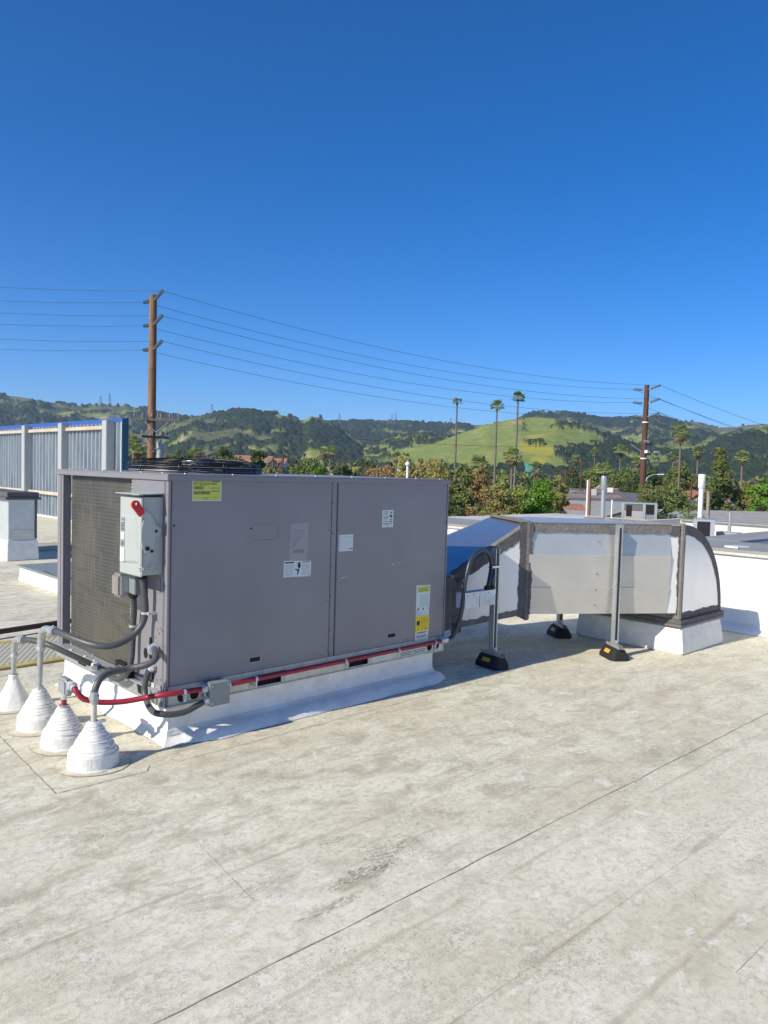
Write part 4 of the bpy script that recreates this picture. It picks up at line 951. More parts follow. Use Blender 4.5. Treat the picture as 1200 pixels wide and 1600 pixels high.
mb = MB(); mb.extr([(5.96, 13.15, 2.40), (5.96, 13.15, 2.47), (5.99, 13.15, 2.575), (6.03, 13.15, 2.585), (6.03, 13.15, 2.40)], (0, 19, 0), SKYTINT); mb.build('top_flashing', t)
mb = MB(); mb.box((5.88, 13.14, 0), (6.03, 13.19, 2.56), TEAL); mb.box((5.93, 13.22, .1), (5.96, 13.32, 2.5), WHITE2); mb.build('end_panel', t)
mb = MB(); mb.box((5.96, 13.2, 0), (6.03, 32, .06), WHITE2); mb.build('base', t)
t = thing('duct_stack', 'square sheet metal stack with dark cap on a white curb at the left edge', 'duct stack', (2.1, 9, 0))
slabc('curb', ((1.905, 8.47), (2.375, 10.4)), ((1.92, 8.485), (2.36, 10.4)), .002, .31, WHITE, t)
STK = mat('stack_metal', (.60, .63, .62), .45, .35, .1, 4)
mb = MB(); mb.box((1.935, 8.50, .31), (2.345, 10.3, .93), STK); mb.build('metal_body', t, .005)
mb = MB(); mb.box((1.88, 8.45, .93), (2.40, 10.4, .965), TAPED); mb.box((1.91, 8.47, .966), (2.37, 10.4, 1.04), TAPED); mb.box((2.315, 8.492, .33), (2.35, 8.4985, .93), TAPED); mb.build('cap', t, .006)
mb = MB(); mb.box((1.935, 8.494, .36), (2.30, 8.4985, .47), GALVD); mb.build('patch', t)
t = thing('low_curb', 'low white roof curb with a grey metal cover left of the coil end', 'roof curb', (2, 5.7, 0))
slabc('upstand', ((1.38, 5.00), (3.0, 6.42)), ((1.40, 5.02), (2.98, 6.40)), .002, .185, WHITE, t)
mb = MB(); mb.box((1.37, 4.99, .186), (3.01, 6.43, .205), BOXG2); mb.extr([(1.37, 4.99, .206), (3.01, 4.99, .206), (3.01, 5.7, .25), (1.37, 5.7, .25)], (0, 0, -.001), BOXG2); mb.build('cover', t, .003)
def pad_mat():
    m = bpy.data.materials.new('walkway_grating'); m.use_nodes = True; tt = m.node_tree; N = tt.nodes; L = tt.links
    b = N['Principled BSDF']; b.inputs['Roughness'].default_value = .7; tc = N.new('ShaderNodeTexCoord'); sx = N.new('ShaderNodeSeparateXYZ'); L.new(tc.outputs['Object'], sx.inputs[0])
    def mth(op, a, c=None):
        q = N.new('ShaderNodeMath'); q.operation = op
        for i, x in enumerate((a, c)):
            if x is None: continue
            if isinstance(x, (int, float)): q.inputs[i].default_value = x
            else: L.new(x, q.inputs[i])
        return q.outputs[0]
    k = 70.
    u = mth('ABSOLUTE', mth('SINE', mth('MULTIPLY', mth('ADD', sx.outputs[0], mth('MULTIPLY', sx.outputs[1], .6)), k)))
    w = mth('ABSOLUTE', mth('SINE', mth('MULTIPLY', mth('SUBTRACT', sx.outputs[0], mth('MULTIPLY', sx.outputs[1], .6)), k)))
    mn = mth('MINIMUM', u, w); r = N.new('ShaderNodeMapRange'); r.inputs[1].default_value = .25; r.inputs[2].default_value = .45; L.new(mn, r.inputs[0])
    q = N.new('ShaderNodeMix'); q.data_type = 'RGBA'; q.inputs['A'].default_value = (.62, .60, .50, 1); q.inputs['B'].default_value = (.27, .25, .18, 1); L.new(r.outputs[0], q.inputs['Factor']); L.new(q.outputs['Result'], b.inputs['Base Color'])
    return m
PAD = pad_mat(); YE = mat('pad_edge_yellow', (.50, .40, .13), .7, 0, .3, 12)
for lab, y0, y1, x0, x1 in (('walkway mat with yellow edges on the roof just behind the row of white boots', 2.10, 3.0, -3.0, 5.0), ('walkway mat farther back on the roof beyond the low curb', 9.6, 10.8, 2.6, 5.6)):
    t = thing('walkway_mat', lab, 'walkway mat', ((x0+x1)/2, y0, 0), 'walkway mats')
    mb = MB(); mb.box((x0, y0+.09, .004), (x1, y1-.09, .016), PAD); mb.build('grating', t)
    mb = MB(); mb.box((x0, y0, .004), (x1, y0+.089, .018), YE); mb.box((x0, y1-.089, .004), (x1, y1, .018), YE); mb.build('edge_strip', t)
t = thing('gas_pipe', 'dark brown pipe lying low across the roof beyond the walkway mat', 'pipe', (0, 3.2, .06))
mb = MB(); mb.tube([(-4, 2.5, .06), (.154, 3.171, .06), (5, 4.0, .06)], .024, mat('brown_pipe', (.05, .03, .025), .6), 10); mb.build('pipe', t)
mb = MB(); mb.tube([(-.07, 3.134, .06), (-.04, 3.139, .06)], .031, mat('brown_pipe', (.05, .03, .025)), 10); mb.build('coupling', t)
for x in (-2.6, .62, 3.2):
    y = 2.5+(x+4)*.16; mb = MB(); mb.box((x-.05, y-.1, .003), (x+.05, y+.1, .036), RUB); mb.build('pipe_block', t, .006)

# ------------------------------------------------------------------ utility poles and lines
def vec2(p): return Vector((p.x, p.y, 0))
PLt = spot(239.5, 461, 45); PRt = spot(1011, 602, 75)
line = (vec2(PRt)-vec2(PLt)).normalized(); perp = Vector((line.y, -line.x, 0)); 
if perp.dot(vec2(EYE)-vec2(PLt)) < 0: perp = -perp
ARMW = mat('crossarm_wood', (.16, .13, .11), .9, 0, .3, 4)
def upole(label, top, r0, r1, wood, levels, arms, extra):
    t = thing('utility_pole', label, 'utility pole', (top.x, top.y, GZ), 'wooden transmission poles')
    mb = MB(); mb.tube([(top.x, top.y, GZ), (top.x, top.y, (GZ+top.z)/2), (top.x, top.y, top.z)], r0, wood, 18, r2=r1); mb.build('shaft', t)
    tips = []
    dist = (vec2(top)-vec2(EYE)).length
    for z in levels:
        for sgn in (1, -1):
            a = Vector((top.x, top.y, top.z-z))+perp*sgn*r1; b = a+perp*sgn*1.15+Vector((0, 0, .30 if sgn > 0 else .12))
            mb = MB(); d = b-a
            mb.tube([a, a+d*.3], .05, GALV, 8)
            path = [a+d*(.2+.8*i/24) for i in range(25)]
            mb2 = MB(); mb2.tube([a+d*.2, b], .055, INS, 10)
            for i in range(0, 25, 2): mb2.tube([path[i]-d*.008, path[i]+d*.008], .10, INS, 10)
            mb.build('bracket', t); mb2.build('insulator', t, fix=False); tips.append(b)
    for (z, half, off, kind) in arms:
        c = Vector((top.x, top.y, z)); u = (line*.55+perp*.45).normalized() if kind == 0 else (line*.85-perp*.3).normalized()
        c1_ = c+perp*(r0+.08)+u*off; mb = MB(); mb.beam(c1_-u*half, c1_+u*half, .10, .13, ARMW); arm = mb.build('crossarm', t)
        n = 6
        for k in range(n):
            q = c1_+u*half*(-.92+1.84*k/(n-1)); mb = MB(); mb.tube([q+Vector((0,0,.06)), q+Vector((0,0,.2))], .03, STEEL, 6); mb.tube([q+Vector((0,0,.17)), q+Vector((0,0,.34))], .06, INS, 8); mb.build('pin_insulator', arm)
        mb = MB(); mb.beam(c1_-u*half*.6, c1_+Vector((0,0,-.7))-perp*.05, .04, .04, STEEL); mb.beam(c1_+u*half*.6, c1_+Vector((0,0,-.7))-perp*.05, .04, .04, STEEL); mb.build('arm_brace', t)
    extra(t, top, r0); return t, tips
def exL(t, top, r0):
    z1 = spot(250, 693, 45).z; lat = (vec2(spot(250, 700, 45))-vec2(spot(238, 700, 45))); c = Vector((top.x, top.y, 0))+lat+perp*.1
    mb = MB(); mb.tube([(c.x, c.y, z1-.80), (c.x, c.y, z1)], .19, BOXG, 16); mb.box((c.x-.06, c.y-.06, z1), (c.x+.06, c.y+.06, z1+.04), BOXG)
    tr = mb.build('transformer', t, fix=True)
    for k in (-.1, .1):
        mb = MB(); mb.tube([(c.x+k, c.y, z1), (c.x+k*1.4, c.y, z1+.35)], .035, WHITE2, 8); mb.build('bushing', tr)
    mb = MB(); mb.box((top.x-.02, top.y-.02, z1-.5), (c.x, c.y, z1-.4), STEEL); mb.build('transformer_bracket', t)
    rd = random.Random(3); u = lat.normalized()
    for k in range(14):
        q = Vector((top.x, top.y, spot(238, 655, 45).z))+perp*.3+u*rd.uniform(-1.0, 1.5); mb = MB(); mb.tube([q, q+Vector((rd.uniform(-.15, .15), 0, rd.uniform(-.5, .45)))], .03, STEEL, 6); mb.build('cutout_switch', t)
def exR(t, top, r0):
    for yb in (660, 716.5):
        z = spot(1008, yb, 75).z; mb = MB(); mb.tube([(top.x, top.y, z-.06), (top.x, top.y, z+.06)], r0*.97, WHITE2, 18); mb.build('white_band', t)
    z = spot(1008, 706, 75).z; lat = (vec2(spot(1030, 706, 75))-vec2(spot(1010, 706, 75))).normalized()
    c = Vector((top.x, top.y, z))+perp*.35; mb = MB(); mb.beam(c-lat*.15, c+lat*1.1, .14, .16, STEEL); mb.box((c.x-.25, c.y-.15, z-.12), (c.x+.2, c.y+.15, z+.14), WHITE2); mb.build('switch_arm', t)
    mb = MB(); mb.beam(c+lat*.9, c+lat*1.15+Vector((0,0,-.45)), .1, .1, INS); mb.beam(c-lat*.5, c-lat*1.5+Vector((0,0,.7)), .05, .05, STEEL); mb.build('cutout_switch', t)
zL = lambda y: spot(239, y, 45).z
zR = lambda y: spot(1008, y, 75).z
poleL, tipsL = upole('tall pale brown wooden pole with a grey transformer rising behind the unit at left', PLt, .255, .205, WOOD, (.30, 1.62, 2.98), [(zL(656), 1.35, .15, 0), (zL(683), .95, .1, 1)], exL)
poleR, tipsR = upole('dark red-brown wooden pole with white bands rising beyond the duct at right', PRt, .31, .215, WOODD, (.40, 1.62, 2.90), [(zR(694), 1.4, .05, 1)], exR)
def wire(label, pts_fn, a, b, sag, r=.018, n=40, cat='cable', grp='overhead lines'):
    a = Vector(a); b = Vector(b); mid = (a+b)/2
    t = None; mb = MB(); pts = [a.lerp(b, i/n)-Vector((0, 0, sag*4*(i/n)*(1-i/n))) for i in range(n+1)]
    mb.tube(pts, r, WIRE, 5, cap=False); o = mb.build('overhead_line', None, fix=False); tag(o, label, cat, grp); return o
names = ['top', 'middle', 'lowest']
for k in range(6):
    lv = names[k//2]; side = 'nearer' if k % 2 == 0 else 'farther'
    wire(f'{lv} overhead line between the two wooden poles on their {side} insulators', None, tipsL[k], tipsR[k], 1.15, .011)
    yl = [435, 459, 478, 495, 521, 537][k]; pl = tipsL[k]; 
    e = spot(-420, yl-(30 if k % 2 == 0 else 28), 52)
    wire(f'{lv} overhead line leaving the frame at left from the {side} insulator of the transformer pole', None, pl, e, .45, .009)
    e = spot(1460, [712, 728, 733, 740, 752, 756][k], 190)
    wire(f'{lv} overhead line running off to the right from the {side} insulator of the banded pole', None, tipsR[k], e, 2.2, .016)
for j, (off, w_) in enumerate((('front', .6), ('rear', -.6))):
    a = Vector((PLt.x, PLt.y, zL(653)))+line*w_+perp*.4; b = Vector((PRt.x, PRt.y, zR(691)))+line*w_+perp*.5
    wire(f'thin low cable between the crossarms of the two poles, {off} one', None, a, b, .9, .007)

# ------------------------------------------------------------------ terrain
GR = mat('valley_ground', (.20, .18, .12), .9, 0, .5, .02, col2=(.09, .10, .045))
mb = MB(); n = 64; rr = [1, 40, 200, 900, 2600, 6000]
V = [(0, 0, GZ)]+[(r*math.cos(2*math.pi*k/n), r*math.sin(2*math.pi*k/n), GZ) for r in rr for k in range(n)]
F = [(0, 1+k, 1+(k+1)%n) for k in range(n)]+[(1+i*n+k, 1+(i+1)*n+k, 1+(i+1)*n+(k+1)%n, 1+i*n+(k+1)%n) for i in range(len(rr)-1) for k in range(n)]
mb.add(V, F, GR); struct(mb.build('ground'))
ASPH = mat('asphalt', (.06, .06, .062), .85, 0, .2, 1)
mb = MB(); 
a = spot(1230, 800, 62); b = spot(880, 800, 130); mb.beam((a.x, a.y, GZ+.004-.05), (b.x, b.y, GZ+.004-.05), 7, .11, ASPH); struct(mb.build('street'))
def vnoise(x, y, seed):
    xi = np.floor(x).astype(np.int64); yi = np.floor(y).astype(np.int64); xf = x-xi; yf = y-yi
    xf = xf*xf*(3-2*xf); yf = yf*yf*(3-2*yf)
    def h(a, b):
        k = (a*374761393+b*668265263+seed*982451653) & 0xffffffff; k = ((k ^ (k >> 13))*1274126177) & 0xffffffff; return ((k ^ (k >> 16)) & 0xffff)/65535.
    return (h(xi, yi)*(1-xf)+h(xi+1, yi)*xf)*(1-yf)+(h(xi, yi+1)*(1-xf)+h(xi+1, yi+1)*xf)*yf
def fbm(x, y, sc, seed, o=5):
    s = 0; a = .5; t = 0
    for i in range(o): s = s+a*vnoise(x/sc*2**i, y/sc*2**i, seed+i*7); t += a; a *= .52
    return s/t
def domes(x, y, cs, seed, dens=1.):
    xi = np.floor(x/cs).astype(np.int64); yi = np.floor(y/cs).astype(np.int64); best = np.zeros_like(x)
    for dx in (-1, 0, 1):
        for dy in (-1, 0, 1):
            cx, cy = xi+dx, yi+dy
            def h(s):
                k = (cx*73856093 ^ cy*19349663 ^ ((seed+s)*83492791)) & 0xffffffff; k = ((k ^ (k >> 13))*1274126177) & 0xffffffff; return ((k ^ (k >> 15)) & 0xffff)/65535.
            px = (cx+h(1))*cs; py = (cy+h(2))*cs; r = cs*(.45+.35*h(3)); d = np.hypot(x-px, y-py)/r
            best = np.maximum(best, np.where((d < 1) & (h(4) < dens), np.sqrt(np.maximum(0, 1-d*d))*(.6+.4*h(5)), 0))
    return best
def hill_mat():
    m = bpy.data.materials.new('hillside'); m.use_nodes = True; tt = m.node_tree; N = tt.nodes; L = tt.links; b = N['Principled BSDF']; b.inputs['Roughness'].default_value = .95; b.inputs['Specular IOR Level'].default_value = .1
    def att(nm): a = N.new('ShaderNodeAttribute'); a.attribute_name = nm; return a.outputs['Fac']
    tc = N.new('ShaderNodeTexCoord')
    def nz(s, d=5):
        n = N.new('ShaderNodeTexNoise'); n.inputs['Scale'].default_value = s; n.inputs['Detail'].default_value = d; n.inputs['Roughness'].default_value = .65; L.new(tc.outputs['Object'], n.inputs['Vector'])
        r = N.new('ShaderNodeMapRange'); r.inputs[1].default_value = .35; r.inputs[2].default_value = .65; L.new(n.outputs['Fac'], r.inputs[0]); return r.outputs[0]
    def mix(f, a, c):
        q = N.new('ShaderNodeMix'); q.data_type = 'RGBA'; L.new(f, q.inputs['Factor'])
        for s, k in ((a, 'A'), (c, 'B')):
            if isinstance(s, tuple): q.inputs[k].default_value = (*s, 1)
            else: L.new(s, q.inputs[k])
        return q.outputs['Result']
    grass = mix(nz(.012), (.21, .27, .06), (.32, .32, .10)); grass = mix(nz(.09), grass, (.16, .21, .05)); grass = mix(att('flower'), grass, (.36, .33, .035))
    grass = mix(att('dirt'), grass, (.42, .33, .22))
    scrub = mix(nz(.05), (.075, .095, .038), (.17, .165, .085))
    tree = mix(nz(.07), (.018, .030, .016), (.040, .056, .024)); 
    c = mix(att('scrub'), grass, scrub); c = mix(att('wood'), c, tree); L.new(c, b.inputs['Base Color']); return m
HILL = hill_mat()
def hill(name, crest, rc, rb, back, nr, apx, seed, woodf, gully=18, treeh=8., cs=13., dens=1., rows_back=10, shape=1.15):
    px = np.arange(crest[0][0], crest[-1][0]+.01, apx); cy = np.interp(px, [c[0] for c in crest], [c[1] for c in crest])
    A = []; Z = []
    for a, y in zip(px, cy): d = ray(a, y); A.append(math.atan2(d.x, d.y)); Z.append(d.z/math.hypot(d.x, d.y))
    A = np.array(A); Z = np.array(Z); 
    t = np.concatenate([np.linspace(0, 1, nr), 1+np.linspace(0, 1, rows_back+1)[1:]])
    T, AA = np.meshgrid(t, A, indexing='ij'); ZZ = np.broadcast_to(Z, T.shape); PX = np.broadcast_to(px, T.shape)
    wob = (fbm(AA*rc*3, AA*0, 90*3, seed+3, 3)-.5)*.10
    r = np.where(T <= 1, rb+(rc*(1+wob)-rb)*T, rc*(1+wob)+back*(T-1))
    X = EYE.x+r*np.sin(AA); Y = EYE.y+r*np.cos(AA)
    hc = EYE.z+ZZ*rc*(1+wob)-GZ
    s = np.where(T <= 1, np.power(np.clip(T, 0, 1), shape)*(1.0), 1-.55*(T-1)**1.2)
    g = (fbm(X, Y, 190, seed, 5)-.5)*2*gully; rg = -np.abs(fbm(X, Y, 120, seed+5, 3)-.5)*2*gully
    env = np.clip(T*4, 0, 1)*np.where(T <= 1, 1-T**6, .0)
    end = np.clip(np.minimum(PX-px[0], px[-1]-PX)/60., 0, 1); end = end*end*(3-2*end)
    H = hc*s*(end if name != 'hill_range' else 1)+(g+rg*1.3)*env
    at = woodf(X, Y, T, PX, seed)
    wood = np.clip((at['wood']), 0, 1); dm = domes(X, Y, cs, seed+1, dens)*treeh; dm2 = domes(X, Y, cs*.45, seed+2, .8)*treeh*.4
    H = H+np.where(wood > .5, dm+dm2*.6, 0)+np.where(at['scrub'] > .4, dm2*.45, 0)
    H = np.where(T <= .001, -1.5, H)
    N1, N2 = T.shape; co = np.stack([X, Y, GZ+H], -1).reshape(-1, 3)
    me = bpy.data.meshes.new(name); ii, jj = np.meshgrid(np.arange(N1-1), np.arange(N2-1), indexing='ij'); q = (ii*N2+jj).ravel()
    fc = np.stack([q, q+1, q+1+N2, q+N2], -1).astype(np.int32)
    me.vertices.add(len(co)); me.vertices.foreach_set('co', co.astype(np.float32).ravel()); me.loops.add(fc.size); me.loops.foreach_set('vertex_index', fc.ravel())
    me.polygons.add(len(fc)); me.polygons.foreach_set('loop_start', np.arange(0, fc.size, 4, dtype=np.int32)); me.update(calc_edges=True)
    me.materials.append(HILL)
    for k in ('wood', 'scrub', 'flower', 'dirt'):
        a_ = me.attributes.new(k, 'FLOAT', 'POINT'); a_.data.foreach_set('value', np.clip(at.get(k, np.zeros_like(T)), 0, 1).astype(np.float32).ravel())
    o = bpy.data.objects.new(name, me); COL.objects.link(o); return struct(o)
def st(x, a, b): return np.clip((x-a)/(b-a), 0, 1)
def w_far(X, Y, T, PX, s):
    n = fbm(X, Y, 150, s+20, 5); m = fbm(X, Y, 45, s+30, 4); w = st(n*.6+m*.4+(.05-.10*T), .46, .475); w = np.where((PX > 812) & (PX < 1010) & (T > .80), st(m, .30, .34), w)
    sc = st(fbm(X, Y, 60, s+40, 4), .40, .46); d = st(fbm(X, Y, 40, s+50, 4), .70, .73)*st(fbm(X, Y, 300, s+51, 2), .5, .56)
    return dict(wood=w, scrub=sc, dirt=d)
def w_left(X, Y, T, PX, s):
    n = fbm(X, Y, 160, s+20, 5); m = fbm(X, Y, 40, s+30, 4); w = st(n*.5+m*.5+np.where(PX < 300, -.02, .02), .465, .475)
    # dirt scar and the grassy spur near the foot
    e = ((PX-438)/6.)**2+((T-.60)/.16)**2; d = st(-e, -1.2, -.6)*st(m, .35, .5)+st(fbm(X, Y, 30, s+50, 3), .70, .74)*.6
    sp = st(-(((PX-470)/40.)**2+((T-.22)/.17)**2), -1.1, -.9); w = np.where(sp > .5, st(domes(X, Y, 26, s+7, .5), .2, .3), w)
    return dict(wood=w, scrub=np.where(sp > .5, 0, st(fbm(X, Y, 50, s+40, 4), .36, .44)), dirt=d)
def w_green(X, Y, T, PX, s):
    m = fbm(X, Y, 40, s+30, 4); low = fbm(PX*2.2, T*300, 60, s, 3)
    foot = st(.20+(low-.5)*.25-T, -.01, .01); right = st((PX-905)/120.+(.9-T)*.55+(m-.5)*1.6-.35, .0, .04)
    clump = st(domes(X, Y, 24, s+7, .22), .25, .35)*st(m, .46, .5)
    w = np.maximum(np.maximum(foot*st(m, .30, .34), right*st(m, .40, .44)), clump*st(PX, 800, 830))
    f = st(fbm(X, Y, 70, s+60, 4)-np.abs(PX-838)/110.-np.abs(T-.42)*.5, .30, .42)*.85
    return dict(wood=w, scrub=st(m-.03, .56, .62)*.5*st(PX, 880, 900), flower=f, dirt=st(fbm(X, Y, 25, s+70, 3), .74, .78)*.5*st(T, .35, .5))
def w_spur(X, Y, T, PX, s):
    m = fbm(X, Y, 40, s+30, 4); c = st(domes(X, Y, 30, s+7, .62), .10, .2)*st(fbm(X, Y, 70, s+9, 3), .42, .46); foot = st(.25-T, 0, .02)
    return dict(wood=np.maximum(c, foot), scrub=0*X)
hill('hill_range', [(-700, 640), (-300, 612), (0, 617), (40, 622), (80, 629), (130, 635), (170, 634), (200, 635), (225, 638), (260, 648), (300, 652), (340, 652), (480, 656), (520, 657), (600, 659), (650, 661), (700, 662), (745, 664), (800, 662), (812, 654), (825, 647), (850, 644), (880, 645), (910, 648), (940, 655), (965, 655), (1000, 652), (1030, 652), (1060, 658), (1095, 660), (1120, 668), (1150, 668), (1170, 664), (1200, 663), (1300, 655), (1500, 662), (1900, 650)],
     2700, 1500, 700, 190, 1.6, 11, w_far, 26, 9, 17)
hill('wooded_hill', [(130, 730), (220, 690), (270, 664), (300, 652), (322, 650), (345, 646), (375, 641), (400, 643), (430, 646), (455, 652), (475, 658), (486, 650), (500, 653), (530, 668), (560, 690), (620, 725)],
     1900, 1000, 500, 180, 1.3, 31, w_left, 22, 8, 14)
hill('grass_spur', [(500, 730), (540, 712), (580, 698), (620, 682), (650, 678), (700, 684), (740, 700), (800, 730)], 1500, 1050, 300, 110, 1.2, 47, w_spur, 8, 8, 12, shape=1.0)
hill('grassy_hill', [(560, 742), (600, 722), (640, 705), (680, 692), (720, 677), (760, 664), (790, 657), (815, 653), (835, 652), (870, 654), (900, 662), (930, 672), (960, 686), (1000, 700), (1060, 715), (1120, 735), (1180, 752)],
     1250, 800, 420, 170, 1.0, 59, w_green, 6, 8, 11, shape=1.05)
def w_right(X, Y, T, PX, s):
    m = fbm(X, Y, 45, s+30, 4); n = fbm(X, Y, 120, s+31, 4); return dict(wood=st(n*.6+m*.4, .43, .445), scrub=st(fbm(X, Y, 50, s+40, 4), .5, .56)*.7)
hill('foothill', [(930, 740), (980, 708), (1030, 690), (1080, 690), (1120, 684), (1160, 680), (1200, 672), (1300, 668), (1450, 690), (1600, 735)], 1500, 850, 400, 140, 1.3, 71, w_right, 12, 8, 12)
# dirt track on the plateau
mb = MB(); TR = mat('dirt_track', (.60, .50, .38), .9)

def lattice_tower(label, px, ytop, ybase, dist):
    p = spot(px, ybase, dist); h = (ybase-ytop)/CF*dist+10; t = thing('lattice_tower', label, 'transmission tower', (p.x, p.y, p.z-10), 'lattice towers on the ridges')
    mb = MB(); z0 = p.z-10; w0, w1 = h*.11, h*.022; w = .42
    def c(k, f): a = w0+(w1-w0)*f; sx_, sy_ = ((-1,-1), (1,-1), (1,1), (-1,1))[k]; return (p.x+sx_*a, p.y+sy_*a, z0+h*f)
    for k in range(4): mb.beam(c(k, 0), c(k, 1), w, w, STEEL)
    L_ = [0, .22, .42, .6, .75, .88, 1]
    for i in range(6):
        for k in range(4): mb.beam(c(k, L_[i]), c((k+1)%4, L_[i+1]), w*.6, w*.6, STEEL); mb.beam(c((k+1)%4, L_[i]), c(k, L_[i+1]), w*.6, w*.6, STEEL)
    mb.build('lattice_body', t, fix=False)
    for f in (.72, .84, .95):
        mb = MB(); d = Vector((.7, -.7, 0))*h*.10; q = Vector((p.x, p.y, z0+h*f)); mb.beam(q-d, q+d, w*.8, w*.8, STEEL); mb.build('crossarm', t, fix=False)
lattice_tower('narrow lattice tower on the far left ridge, left of a pair', 157, 620, 635, 2550)
lattice_tower('taller lattice tower on the far left ridge, right of a pair', 171, 616, 635, 2550)
lattice_tower('lattice tower on the ridge behind the wooded hill', 331, 632, 650, 2550)
lattice_tower('small lattice tower over the left end of the plateau', 530, 645, 659, 2600)
lattice_tower('lattice tower on the middle of the plateau, left of a close pair', 612, 648, 661, 2600)
lattice_tower('lattice tower on the middle of the plateau, right of a close pair', 618, 645, 661, 2600)
lattice_tower('faint small lattice tower at the right end of the plateau', 704, 653, 664, 2650)
# ------------------------------------------------------------------ vegetation
def leafmat(name, c1, c2, rnd=.12, ns=.6):
    m = mat(name, c1, .8, 0, 1, ns, col2=c2, spec=.15, rnd=rnd); t = m.node_tree; N = t.nodes; L = t.links
    b = N['Principled BSDF']; tr = N.new('ShaderNodeBsdfTranslucent'); mx = N.new('ShaderNodeMixShader'); mx.inputs[0].default_value = .35
    src = b.inputs['Base Color'].links[0].from_socket; L.new(src, tr.inputs[0]); L.new(b.outputs[0], mx.inputs[1]); L.new(tr.outputs[0], mx.inputs[2]); L.new(mx.outputs[0], N['Material Output'].inputs[0]); return m
LF = dict(dark=leafmat('leaves_dark', (.085, .125, .045), (.15, .185, .065)), mid=leafmat('leaves_mid', (.18, .235, .07), (.26, .30, .10)),
          bright=leafmat('leaves_bright', (.13, .29, .03), (.20, .36, .05)), olive=leafmat('leaves_olive', (.29, .30, .09), (.40, .34, .12)),
          brown=leafmat('leaves_brown', (.34, .26, .12), (.42, .28, .13)), yellow=leafmat('leaves_yellow', (.36, .38, .09), (.27, .33, .07)), grey=leafmat('twigs_grey', (.17, .155, .125), (.22, .19, .15)),
          palm=leafmat('palm_green', (.24, .34, .09), (.36, .38, .13)), dry=leafmat('palm_dry', (.32, .26, .15), (.24, .18, .11)))
BARK = mat('bark', (.12, .085, .06), .9, 0, .3, 3, .3, 20); BARKP = mat('bark_palm', (.20, .16, .13), .9, 0, .3, 3); BARKL = mat('bark_pale', (.38, .32, .26), .9, 0, .3, 3)
def mesh_from(name, V, F, m):
    me = bpy.data.meshes.new(name); V = np.asarray(V, np.float32); F = np.asarray(F, np.int32); k = F.shape[1]
    me.vertices.add(len(V)); me.vertices.foreach_set('co', V.ravel()); me.loops.add(F.size); me.loops.foreach_set('vertex_index', F.ravel())
    me.polygons.add(len(F)); me.polygons.foreach_set('loop_start', np.arange(0, F.size, k, dtype=np.int32)); me.update(calc_edges=True)
    for q in (m if isinstance(m, list) else [m]): me.materials.append(q)
    return me
def leaf_cloud(rng, centers, radii, n, size, squash=.8, shell=.55, up=.35):
    """n leaf sized quads spread through overlapping lobes"""
    w = radii**2; w = w/w.sum(); k = rng.choice(len(centers), n, p=w)
    d = rng.normal(size=(n, 3)); d /= np.linalg.norm(d, axis=1)[:, None]; d[:, 2] *= squash
    rr = (shell+(1.03-shell)*rng.random(n)**.6); lump = 1+.22*np.sin(d[:, 0]*5+k)*np.sin(d[:, 1]*6+k*2)
    p = centers[k]+d*(radii[k]*rr*lump)[:, None]
    nrm = d*.8+rng.normal(size=(n, 3))*.55; nrm[:, 2] += up; nrm /= np.linalg.norm(nrm, axis=1)[:, None]
    a = np.cross(nrm, rng.normal(size=(n, 3))); a /= np.linalg.norm(a, axis=1)[:, None]; b = np.cross(nrm, a)
    s = size*(.6+.8*rng.random(n))[:, None]; e = .55
    V = np.stack([p-a*s, p-b*s*e+a*s*.1, p+a*s, p+b*s*e], 1).reshape(-1, 3); F = np.arange(4*n).reshape(-1, 4); return V, F
def lobes(rng, h, w, zc, n, flat=.8, conic=False):
    C, Rd = [], []
    for i in range(n):
        if conic:
            f = rng.random()**.8; r = (1-f)*w*.62; a = rng.random()*6.28; q = rng.random()**.5*r*.8; C.append((q*math.cos(a), q*math.sin(a), zc+(h-zc)*f)); Rd.append(max(.04*h, r*.42+.03*h))
        else:
            v = rng.normal(size=3); v /= np.linalg.norm(v); q = .25+.68*rng.random(); C.append((v[0]*w*.5*q, v[1]*w*.5*q, zc+(h-zc)*.5+v[2]*(h-zc)*.5*q)); Rd.append((.12+.20*rng.random()**1.5)*min(w, (h-zc)*1.2)*.85)
    return np.array(C), np.array(Rd)
def make_tree(label, loc, h, w, leaf, seed, n=2500, size=.2, zc=None, nl=16, bark=None, conic=False, name='tree', group=None, trunkr=None, twigs=False):
    rng = np.random.default_rng(seed); rd = random.Random(seed); zc = h*.22 if zc is None else zc
    t = thing(name, label, 'tree' if 'tree' in name or 'conifer' in name else 'shrub', loc, group)
    C, Rd = lobes(rng, h, w, zc, nl, conic=conic); V, F = leaf_cloud(rng, C, Rd, int(n*1.7), size*.78, shell=.35 if twigs else .5)
    me = mesh_from('crown', V, F, LF[leaf]); o = bpy.data.objects.new('crown', me); COL.objects.link(o); o.parent = t
    mb = MB(); tr = trunkr or .03*h+.05
    pts = [(0, 0, 0), (rd.uniform(-.1, .1), rd.uniform(-.1, .1), zc*.6), (rd.uniform(-.2, .2), rd.uniform(-.2, .2), (zc+h)*.5)]
    mb.tube(smooth_path(pts, 3), tr, bark or BARK, 8, r2=tr*.4)
    for i in range(min(9, len(C))):
        a = Vector(pts[1]).lerp(Vector(pts[2]), rd.random()); b = Vector(C[i]); mb.tube([a, a.lerp(b, .5)+Vector((0, 0, .05*h)), b], tr*.35, bark or BARK, 5, r2=tr*.1, cap=False)
    o = mb.build('trunk', t, world=False, fix=False); return t
